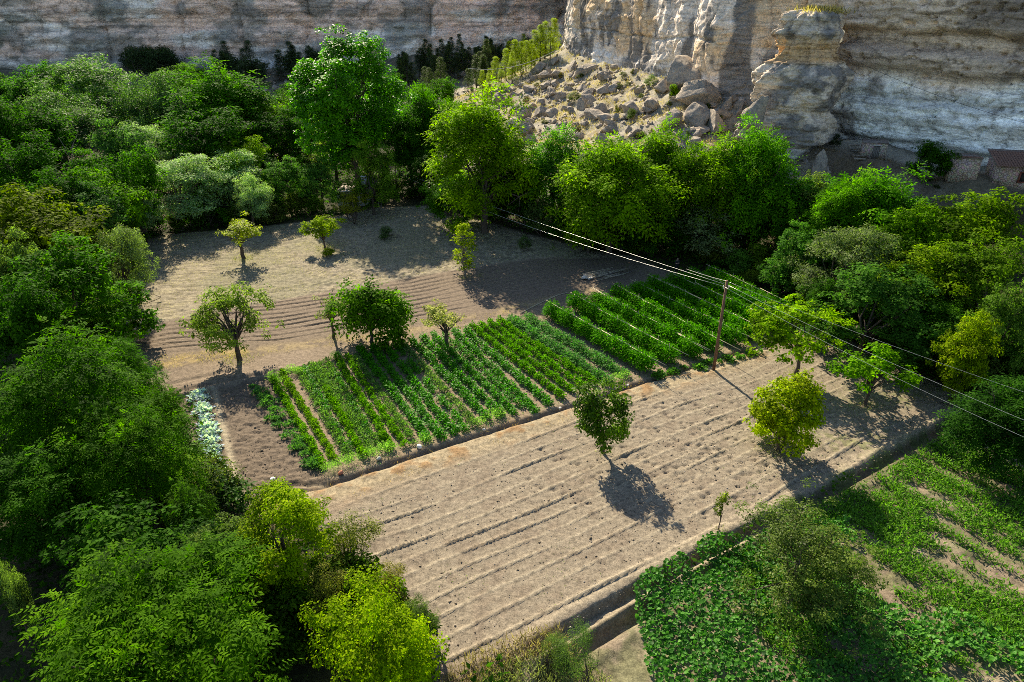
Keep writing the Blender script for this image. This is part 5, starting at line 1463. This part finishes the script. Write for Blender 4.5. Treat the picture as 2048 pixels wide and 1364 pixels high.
def clods():
    g = np.random.RandomState(45); n = 6000
    xs = g.uniform(-20, 34, n * 2); ys = g.uniform(20, 52, n * 2)
    m = in_poly(xs, ys, TILLED) & (g.rand(n * 2) < .25 + .9 * (fbm(xs / 3, ys / 3, 6, 3) > .5)); 
    m |= in_poly(xs, ys, PLOT_L)
    xs, ys = xs[m][:n], ys[m][:n]; k = len(xs)
    z = land(xs, ys) + .01; r = .02 + .05 * g.rand(k) ** 4
    D = np.array([[1, 0, 0], [-1, 0, 0], [0, 1, 0], [0, -1, 0], [0, 0, 1], [0, 0, -1]], float)
    V = (np.stack([xs, ys, z], 1)[:, None] + (D[None] + g.normal(size=(k, 6, 3)) * .25) * (r[:, None, None] * g.uniform(.6, 1.4, (k, 6, 1)) * np.array([1.2, 1.2, .8]))).reshape(-1, 3)
    f = np.array([[0, 2, 4], [2, 1, 4], [1, 3, 4], [3, 0, 4], [2, 0, 5], [1, 2, 5], [3, 1, 5], [0, 3, 5]])
    F = (np.arange(k)[:, None, None] * 6 + f[None]).reshape(-1, 3)
    cc = np.repeat(np.array((0.235, 0.19, 0.148))[None] * g.uniform(.7, 1.15, (k, 1)), 6, 0)
    tag(obj('clods', mesh_np('clods', V, F, M['soil'], cols=cc)), 'dry earth clods scattered over the tilled soil', kind='stuff')
clods()
def base_grass():
    fx = [(G(*p), r) for p, r in [((1560, 897), .9), ((1535, 905), .8), ((1592, 748), .9), ((1730, 812), .7), ((478, 720), 1.3), ((668, 676), .7), ((745, 692), .9), ((893, 695), .6), ((930, 555), .8), ((960, 552), .5), ((487, 518), 1.2), ((650, 498), 1.1), ((690, 510), .5), ((1205, 905), .5), ((1437, 1062), .4)]]
    def fn(x, y):
        r_ = np.zeros(x.shape, bool)
        for (c, rr) in fx: r_ |= (np.hypot(x - c[0], y - c[1]) < rr * (.5 + fbm(x * 2, y * 2, 3, 2)))
        return r_
    scatter_leaves('tree_foot_grass', 'dry and green grass tufts around the feet of the field trees', fn, 9000, .22, .06, (0.25, 0.24, 0.10), 'straw', 61, .1, 1.5, bbox=(-46, 34, 26, 82), normal_up=.1)
base_grass()
# stones on the ploughed field
def field_stones():
    g = np.random.RandomState(44); n = 4200
    xs = g.uniform(-14, 34, n * 2); ys = g.uniform(20, 52, n * 2)
    m = in_poly(xs, ys, TILLED) & (g.rand(n * 2) < .35 + .8 * (fbm(xs / 5, ys / 5, 2, 2) > .5)); xs, ys = xs[m][:n], ys[m][:n]; k = len(xs)
    z = land(xs, ys) + .02; r = .012 + .035 * g.rand(k) ** 5
    D = np.array([[1, 0, 0], [-1, 0, 0], [0, 1, 0], [0, -1, 0], [0, 0, 1], [0, 0, -1]], float)
    V = (np.stack([xs, ys, z], 1)[:, None] + D[None] * (r[:, None, None] * g.uniform(.6, 1.5, (k, 6, 1)) * np.array([1.3, 1, .8]))).reshape(-1, 3)
    f = np.array([[0, 2, 4], [2, 1, 4], [1, 3, 4], [3, 0, 4], [2, 0, 5], [1, 2, 5], [3, 1, 5], [0, 3, 5]])
    F = (np.arange(k)[:, None, None] * 6 + f[None]).reshape(-1, 3)
    tag(obj('pebbles', mesh_np('pebbles', V, F, M['pebble'])), 'pale pebbles strewn over the ploughed field', kind='stuff')
field_stones()

# ------------------------------------------------------------------ poles and wires
def pole(px, py, ytop, xtop, r, label, name='utility_pole', z=0.0, mat='pole'):
    x, y = G(px, py, z); Z = Zof(px, py, z)
    vt = (ytop - 682.0) / FPX; v = (py - 682.0) / FPX; h = (v - vt) * Z / (CT - vt * ST)
    root = empty(name, (x, y, z)); tag(root, label, 'pole')
    mb = MB(); mb.tube([(0, 0, -.4), (0, 0, h * .5), (0, 0, h)], [r, r * .85, r * .7], 10); obj('post', mb.mesh('post', M[mat], True), root)
    return root, np.array([x, y, z]), h
pr, pb, ph_ = pole(1427, 741, 561, 1437, .13, 'tall brown wooden utility pole between the tomato rows and the ploughed field')
pr2, pb2, ph2 = pole(795, 400, 335, 790, .13, 'distant wooden utility pole beside the white hut under the trees')
for root, h in ((pr, ph_), (pr2, ph2)):
    for s in (-1, 1):
        mb = MB(); mb.tube([(s * .08, 0, h - .62), (s * .2, 0, h - .62), (s * .2, 0, h - .5)], .02, 5)
        mb.tube([(s * .2, 0, h - .54), (s * .2, 0, h - .42)], .045, 7); obj('insulator', mb.mesh('insulator', M['white']), root)
def wire(a, b, sag, r, label, mat='wire'):
    a = np.array(a, float); b = np.array(b, float); t = np.linspace(0, 1, 25)[:, None]
    P = a * (1 - t) + b * t; P[:, 2] -= sag * 4 * (t * (1 - t))[:, 0]
    mb = MB(); mb.tube(P, r, 5); o = obj('overhead_wire', mb.mesh('overhead_wire', M[mat], True)); tag(o, label, 'wire')
top1 = pb + np.array([0, 0, ph_ - .45]); top2 = pb2 + np.array([0, 0, ph2 - .5])
wire(top2 + (-.2, 0, 0), top1 + (-.2, 0, 0), .9, .010, 'lower overhead wire from the hut pole to the field pole')
wire(top2 + (.2, 0, .15), top1 + (.2, 0, .05), .35, .010, 'upper overhead wire from the hut pole to the field pole')
wire((*G(1373, 538, 5.5), 5.5), pb + np.array([0, 0, ph_ - .05]), .05, .012, 'short wire from the tip of the field pole back towards the silvery bush')
e1 = np.array([*G(2048, 862, 5.0), 5.0]); e1 = e1 + (e1 - top1) * .25
wire(top1 + (-.2, 0, 0), e1, .5, .008, 'lower overhead wire from the field pole to the right edge')
wire(top1 + (.2, 0, .05), e1 + np.array([.6, 0, .75]), .35, .008, 'upper overhead wire from the field pole to the right edge')
wire(pb + np.array([0, 0, ph_ - .05]), e1 + np.array([1.5, 2.5, 1.6]), .3, .006, 'thin top wire running right from the tip of the field pole')
# cliffside pole and cable
x, y, z, Z = GT(1445, 140, start=93)
root = empty('cable_pole', (x, y, z)); tag(root, 'thin dark pole standing against the cliff above the slanting slabs', 'pole')
hc_ = 85 * Z / FPX; mb = MB(); mb.tube([(0, 0, -.5), (0.1, 0, hc_)], .07, 6); obj('post', mb.mesh('cable_post', M['pipe']), root)
tp = np.array([x, y, z + hc_])
wire(tp, (10.5, 160, 18), 3.0, .035, 'dark sagging cable from the cliffside pole to the left corner of the cliff', 'darkwire')
wire(tp, (44, 98, 19.5), .8, .03, 'dark cable from the cliffside pole across the rock tower', 'darkwire')
wire((44, 98, 19.5), (66, 74, 12.0), 1.2, .02, 'dark cable crossing the banded cliff above the huts', 'darkwire')
wire((-9, 150, 13.5), (9.5, 158, 16.5), 1.5, .04, 'pale sagging wire over the sunlit pines')

# ------------------------------------------------------------------ buildings
def white_hut():
    x, y = G(712, 414); r = empty('white_hut', (x, y, 0), -.12); tag(r, 'small whitewashed hut with a flat slab roof half hidden by trees', 'hut')
    m = MB()
    m.box((-1.9, 0, 1.15), (.2, 2.9, 2.3)); m.box((1.9, 0, 1.15), (.2, 2.9, 2.3)); m.box((0, 1.35, 1.15), (3.6, .2, 2.3))
    m.box((-1.15, -1.35, 1.15), (1.3, .2, 2.3)); m.box((1.15, -1.35, 1.15), (1.3, .2, 2.3)); m.box((0, -1.35, 2.15), (1.0, .2, .3))
    obj('wall', m.mesh('hut_wall', M['plaster']), r)
    m = MB(); m.box((0, -1.33, 1.0), (.99, .08, 1.99)); d = obj('door', m.mesh('hut_door', M['wood_dark']), r)
    m = MB(); m.box((0, 0, 2.38), (4.7, 3.6, .14), tilt=(0.06, 0, 0)); obj('roof', m.mesh('hut_roof', M['slab']), r)
    g = np.random.RandomState(2)
    for k in range(9):
        m = MB(); m.box((-1.9 + k * .24 + g.normal() * .05, -1.45 + g.normal() * .15, 2.52 + g.rand() * .06), (.4, .35, .05), g.uniform(0, 3), (g.normal() * .15, g.normal() * .15, 0))
        obj('roof_tile', m.mesh('roof_tile', M['white'] if k % 3 else M['pale_stone']), r)
    c = MB(); c.box((1.2, 1.0, 3.1), (.62, .62, 1.3)); ch = obj('chimney', c.mesh('chimney', M['plaster']), r)
    c = MB(); c.box((1.52, 0.85, 3.0), (.05, .35, 1.1)); obj('brick_patch', c.mesh('brick_patch', M['brick']), ch)
    c = MB(); c.box((1.2, 1.0, 4.1), (.8, .8, .1))
    for sx in (-.3, 0, .3):
        for sy in (-.3, .3): c.box((1.2 + sx * .88, 1.0 + sy * .88, 3.9), (.09, .09, .3))
    obj('chimney_cap', c.mesh('chimney_cap', M['plaster']), ch)
white_hut()
# ladder at the field edge
x, y = G(762, 432); r = empty('ladder', (x, y, 0), .2); tag(r, 'old wooden ladder leaning at the back edge of the rough field', 'ladder')
for s in (-.22, .22):
    m = MB(); m.tube([(s, 0, 0), (s * .85, .5, 1.9)], .03, 6); obj('rail', m.mesh('ladder_rail', M['wood_grey']), r)
for k in range(5):
    m = MB(); t = .15 + k * .18; m.tube([(-.22, .5 * t, 1.9 * t), (.22, .5 * t, 1.9 * t)], .022, 6); obj('rung', m.mesh('rung', M['wood_grey']), r)

def stone_hut(px, py, w, d, h, rz, label, kind):
    x, y, z, Z = GT(px, py, start=60)
    r = empty('stone_hut', (x, y, z - .2), rz); tag(r, label, 'hut')
    hw = w / 2; t = .35
    def wallbox(m, x0, x1, y0, y1, z0, z1, lean=.0):
        cx, cy = (x0 + x1) / 2, (y0 + y1) / 2; m.box((cx, cy, (z0 + z1) / 2), (x1 - x0, y1 - y0, z1 - z0))
    m = MB()
    wallbox(m, -hw, -hw + t, t, d, 0, h); wallbox(m, hw - t, hw, t, d, 0, h); wallbox(m, -hw + t, hw - t, d - t, d, 0, h)
    if kind == 'plain':
        wallbox(m, -hw, hw, 0, t, 0, h)
    if kind == 'door':
        wallbox(m, -hw, -.2, 0, t, 0, h); wallbox(m, .65, hw, 0, t, 0, h); wallbox(m, -.2, .65, 0, t, 1.9, h)
    if kind == 'window':
        wallbox(m, -hw, .1, 0, t, 0, h); wallbox(m, 1.5, hw, 0, t, 0, h); wallbox(m, .1, 1.5, 0, t, 0, .95); wallbox(m, .1, 1.5, 0, t, 2.0, h)
    obj('wall', m.mesh('stone_hut_wall', M['stone']), r)
    if kind == 'door':
        m = MB(); 
        for k in range(4):
            m = MB(); m.box((-.09 + k * .21, .12, .93), (.2, .05, 1.84)); obj('plank', m.mesh('door_plank', M['wood_grey']), r)
        m = MB(); m.box((.22, .17, 1.97), (1.3, .42, .14)); obj('lintel', m.mesh('lintel', M['pale_stone']), r)
        m = MB(); m.box((0, d / 2, h + .06), (w + .1, d + .1, .12), tilt=(.05, -.03, 0)); obj('roof', m.mesh('hut_slab_roof', M['slab']), r)
    if kind == 'plain':
        m = MB(); m.box((0, d / 2, h + .08), (w + .12, d + .12, .16), tilt=(.03, 0, 0)); obj('roof', m.mesh('hut_top', M['slab']), r)
        for k in range(int(w / .28)):
            m = MB(); m.box((-hw + .14 + k * .28, -.02, h + .2), (.26, .4, .07), 0, (.12, .02 * (-1) ** k, 0)); obj('roof_tile', m.mesh('roof_tile', M['tile']), r)
    if kind == 'window':
        f = MB()
        for b_ in (((.8, -.04, 2.0 + .06), (1.7, .12, .16)), ((.8, -.04, .9), (1.7, .12, .14)), ((.04, -.04, 1.48), (.16, .12, 1.0)), ((1.56, -.04, 1.48), (.16, .12, 1.0))): f.box(*b_)
        wo = obj('window', f.mesh('window_frame', M['wood_red']), r)
        f = MB(); f.box((.8, .14, 1.47), (1.36, .06, 1.04)); obj('shutter', f.mesh('shutter', M['wood_dark']), wo)
        m = MB(); m.box((0, d / 2 - .1, h + .45), (w + .7, d + .9, .14), tilt=(.28, 0, 0)); obj('roof', m.mesh('tiled_roof', M['slab']), r)
        ny = 7; nx = int((w + .6) / .3)
        tm_ = MB(); tm_.tube([(0, -.27, 0), (0, .3, 0)], .14, 6); tmesh = tm_.mesh('roof_tile', M['tile'], True)
        for j in range(ny):
            for i in range(nx):
                o = obj('roof_tile', tmesh, r); yy = -.75 + j * .52 * (d + .8) / 3.7; o.location = (-hw - .2 + i * .3, yy, h + .50 + (yy - d / 2 + .1) * .28 + .03); o.rotation_euler = (.30, 0, 0); o.scale = (1, 1, .5)
stone_hut(1745, 318, 3.0, 2.2, 2.3, -.35, 'low rubble stone hut with a plank door tucked under the cliff', 'door')
stone_hut(1922, 366, 3.1, 2.4, 2.9, -.25, 'square rubble stone hut standing between the doored hut and the tiled hut', 'plain')
stone_hut(2030, 378, 5.2, 3.0, 3.0, -.25, 'larger stone hut with tiled roof and red framed window at the right edge', 'window')
x, y, z, Z = GT(1635, 352, start=70)
o = obj('boulder', ROCKS[2], None, (x, y, z + .8)); o.scale = (1.2, 1.0, 3.2); tag(o, 'narrow pale stone slab on the brown slope below the rock tower', 'boulder')
# dry stone steps left of the doored hut
for k in range(6):
    x, y, z, Z = GT(1708 + k * 4, 300 + k * 4, start=70); m = MB(); m.box((0, 0, .1), (1.5, .4, .16), -.35); o = obj('stone_course', m.mesh('stone_course', M['boulder']), None, (x - .6, y, z + .22 * (5 - k)))
    tag(o, 'course of dry stone walling left of the doored stone hut', 'stone wall', 'dry stone courses by the hut')

# ------------------------------------------------------------------ small things
x, y = G(549, 975); r = empty('standpipe', (x, y, 0)); tag(r, 'black upright pipe with a white cap at the corner of the dug plot', 'pipe')
m = MB(); m.tube([(0, 0, -.2), (0, 0, .62)], .14, 14); obj('pipe', m.mesh('pipe', M['pipe'], True), r)
m = MB(); m.tube([(0, 0, .62), (0, 0, .68)], .15, 14); m.tube([(0, 0, .68), (0, 0, .70)], .07, 10); obj('cap', m.mesh('pipe_cap', M['white'], True), r)
def small_rock(px, py, r_, label, mat, name='stone', cat='stone', sc=(1, .8, .6)):
    x, y = G(px, py); me = rock_mesh(name, int(px), (1, 1, 1), 2, .4, mat=M[mat]); o = obj(name, me, None, (x, y, r_ * .4)); o.scale = (r_ * sc[0], r_ * sc[1], r_ * sc[2]); o.rotation_euler = (.1, 0, px)
    tag(o, label, cat)
small_rock(838, 897, .34, 'white crumpled sack at the near edge below the pepper rows', 'white', 'plastic_sack', 'sack')
small_rock(968, 861, .2, 'small white stone at the bed edge left of the sandy gap', 'pale_stone')
small_rock(758, 920, .24, 'pale stone at the near bed edge below the fluffy bushes', 'pale_stone')
small_rock(682, 948, .24, 'broken terracotta pot at the near left corner of the beds', 'terracotta', 'broken_pot', 'pot')
small_rock(1438, 722, .24, 'dark grey stone just right of the utility pole foot', 'boulder', 'stone')
small_rock(1120, 818, .2, 'pale stone at the bed edge behind the dark upright tree', 'pale_stone')
small_rock(1248, 780, .22, 'dark clod at the bed edge below the bushy tomato rows', 'wood_dark', 'earth_clod', 'clod')
small_rock(1255, 772, .18, 'pale stone beside the dark clod at the bed edge', 'pale_stone')
# heap of cut canes
x, y = G(1190, 556); r = empty('cane_heap', (x, y, 0)); tag(r, 'untidy heap of cut canes and old netting at the back of the field', 'heap')
hg = np.random.RandomState(6)
for k in range(46):
    m = MB(); a = .55 + hg.normal() * .16; L = hg.uniform(1.8, 4.2); c = np.array([hg.normal() * .8 + 1.2, hg.normal() * .45 + .6, .1 + hg.rand() * .35])
    u = np.array([math.cos(a), math.sin(a), hg.normal() * .05]); m.tube([c - u * L / 2, c + (0, 0, -.03), c + u * L / 2], .02, 4); obj('cane', m.mesh('cane', M['cane' if k % 3 else 'wood_grey']), r)
for k in range(7):
    m = MB(); c = np.array([-.9 + hg.normal() * .5, -.3 + hg.normal() * .4, .15]); m.box(c, (hg.uniform(.3, .8), hg.uniform(.2, .5), .12), hg.uniform(0, 3), (hg.normal() * .3, hg.normal() * .3, 0)); obj('net_bundle', m.mesh('net_bundle', M['white' if k % 2 else 'pale_stone']), r)
# flat sheet on the rough field
x, y = G(788, 443); r = empty('metal_sheet', (x, y, .12), .2); tag(r, 'small pale sheet lying on the far part of the rough field', 'sheet')
m = MB(); m.box((0, 0, .1), (1.1, .7, .05), 0, (.18, .05, 0)); obj('sheet', m.mesh('metal_sheet', M['pale_stone']), r)
# hose across the strip
P = [G(1040, 628), G(1062, 616), G(1090, 602), G(1118, 590), G(1135, 586)]
m = MB(); m.tube([(a, b, hz(a, b) + .05) for a, b in P], .035, 6); o = obj('hose', m.mesh('hose', M['cane'], True)); tag(o, 'pale hose lying across the soil behind the bushy tomato rows', 'hose')

# ------------------------------------------------------------------ the person
def person():
    x, y = G(1352, 547)
    root = empty('person', (x, y, 0), math.radians(15)); tag(root, 'person in black clothes standing with both hands raised to the chest at the wood edge', 'person')
    me = bpy.data.meshes.new('body'); V = []; E = []; R = []
    def v(p, r, par=None):
        V.append(p); R.append(r)
        if par is not None: E.append((par, len(V) - 1))
        return len(V) - 1
    pel = v((0, 0, .95), .15)
    ch = v((0, .01, 1.15), .14, pel); sh = v((0, .01, 1.38), .16, ch); nk = v((0, 0, 1.50), .06, sh); hd = v((0, -.02, 1.62), .095, nk); tp_ = v((0, -.01, 1.72), .07, hd)
    for s in (-1, 1):
        h = v((s * .10, 0, .88), .11, pel); k = v((s * .12, -.02, .48), .065, h); a = v((s * .13, .02, .09), .045, k); f = v((s * .15, -.12, .035), .04, a); v((s * .16, -.2, .03), .03, f)
        s1 = v((s * .19, 0, 1.42), .065, sh); el = v((s * .27, -.04, 1.14), .045, s1); wr = v((s * .12, -.27, 1.24), .03, el); pm = v((s * .06, -.32, 1.28), .028, wr)
        for q in range(4):
            b = v((s * (.045 - q * .004), -.35, 1.255 + q * .02), .011, pm); v((s * .01, -.375 + q * .004, 1.26 + q * .02), .009, b)
        b = v((s * .05, -.31, 1.33), .012, pm); v((s * .03, -.33, 1.36), .01, b)
    me.from_pydata(V, E, []); me.update()
    o = bpy.data.objects.new('body', me); link(o, root)
    md = o.modifiers.new('skin', 'SKIN'); 
    for i, r_ in enumerate(R): me.skin_vertices[0].data[i].radius = (r_, r_ * (.8 if i < 4 else 1))
    me.skin_vertices[0].data[0].use_root = True
    o.modifiers.new('sub', 'SUBSURF').levels = 2; o.modifiers['sub'].render_levels = 2
    m, nt, nd, lk, bs = new_mat('person_surface'); tc = N(nt, 'ShaderNodeTexCoord'); sp = N(nt, 'ShaderNodeSeparateXYZ'); lk.new(tc.outputs['Object'], sp.inputs[0])
    a = N(nt, 'ShaderNodeMath', operation='GREATER_THAN'); lk.new(sp.outputs[2], a.inputs[0]); a.inputs[1].default_value = 1.49
    b = N(nt, 'ShaderNodeMath', operation='LESS_THAN'); lk.new(sp.outputs[1], b.inputs[0]); b.inputs[1].default_value = -.12
    c = N(nt, 'ShaderNodeMath', operation='GREATER_THAN'); lk.new(sp.outputs[2], c.inputs[0]); c.inputs[1].default_value = 1.0
    d = N(nt, 'ShaderNodeMath', operation='MULTIPLY'); lk.new(b.outputs[0], d.inputs[0]); lk.new(c.outputs[0], d.inputs[1])
    e = N(nt, 'ShaderNodeMath', operation='MAXIMUM'); lk.new(a.outputs[0], e.inputs[0]); lk.new(d.outputs[0], e.inputs[1])
    lk.new(mix_rgb(nt, (0.012, 0.012, 0.014), (0.42, 0.25, 0.18), e.outputs[0]), bs.inputs['Base Color']); bs.inputs['Roughness'].default_value = .75
    me.materials.append(m)
    hm = rock_mesh('hair', 3, (.1, .115, .09), 3, .1, mat=M['hair']); obj('hair', hm, root, (0, .02, 1.69))
    for s in (-1, 1):
        m_ = MB(); m_.tube([(s * .035, -.105, 1.625), (s * .035, -.115, 1.625)], .01, 6); obj('eye', m_.mesh('eye', M['black']), root)
        m_ = MB(); m_.tube([(s * .09, 0, 1.60), (s * .105, .01, 1.63)], .02, 6); obj('ear', m_.mesh('ear', M['skin']), root)
    m_ = MB(); m_.tube([(0, -.105, 1.61), (0, -.13, 1.585)], .014, 6); obj('nose', m_.mesh('nose', M['skin']), root)
    m_ = MB(); m_.tube([(-.025, -.105, 1.565), (.025, -.105, 1.565)], .007, 6); obj('mouth', m_.mesh('mouth', M['terracotta']), root)
person()
x, y = G(1372, 549); m = MB(); m.box((0, 0, .22), (.5, .35, .44)); m.box((0, 0, .47), (.4, .28, .06)); o = obj('black_bag', m.mesh('black_bag', M['black']), None, (x, y, 0)); tag(o, 'black bag on the ground beside the standing person', 'bag')
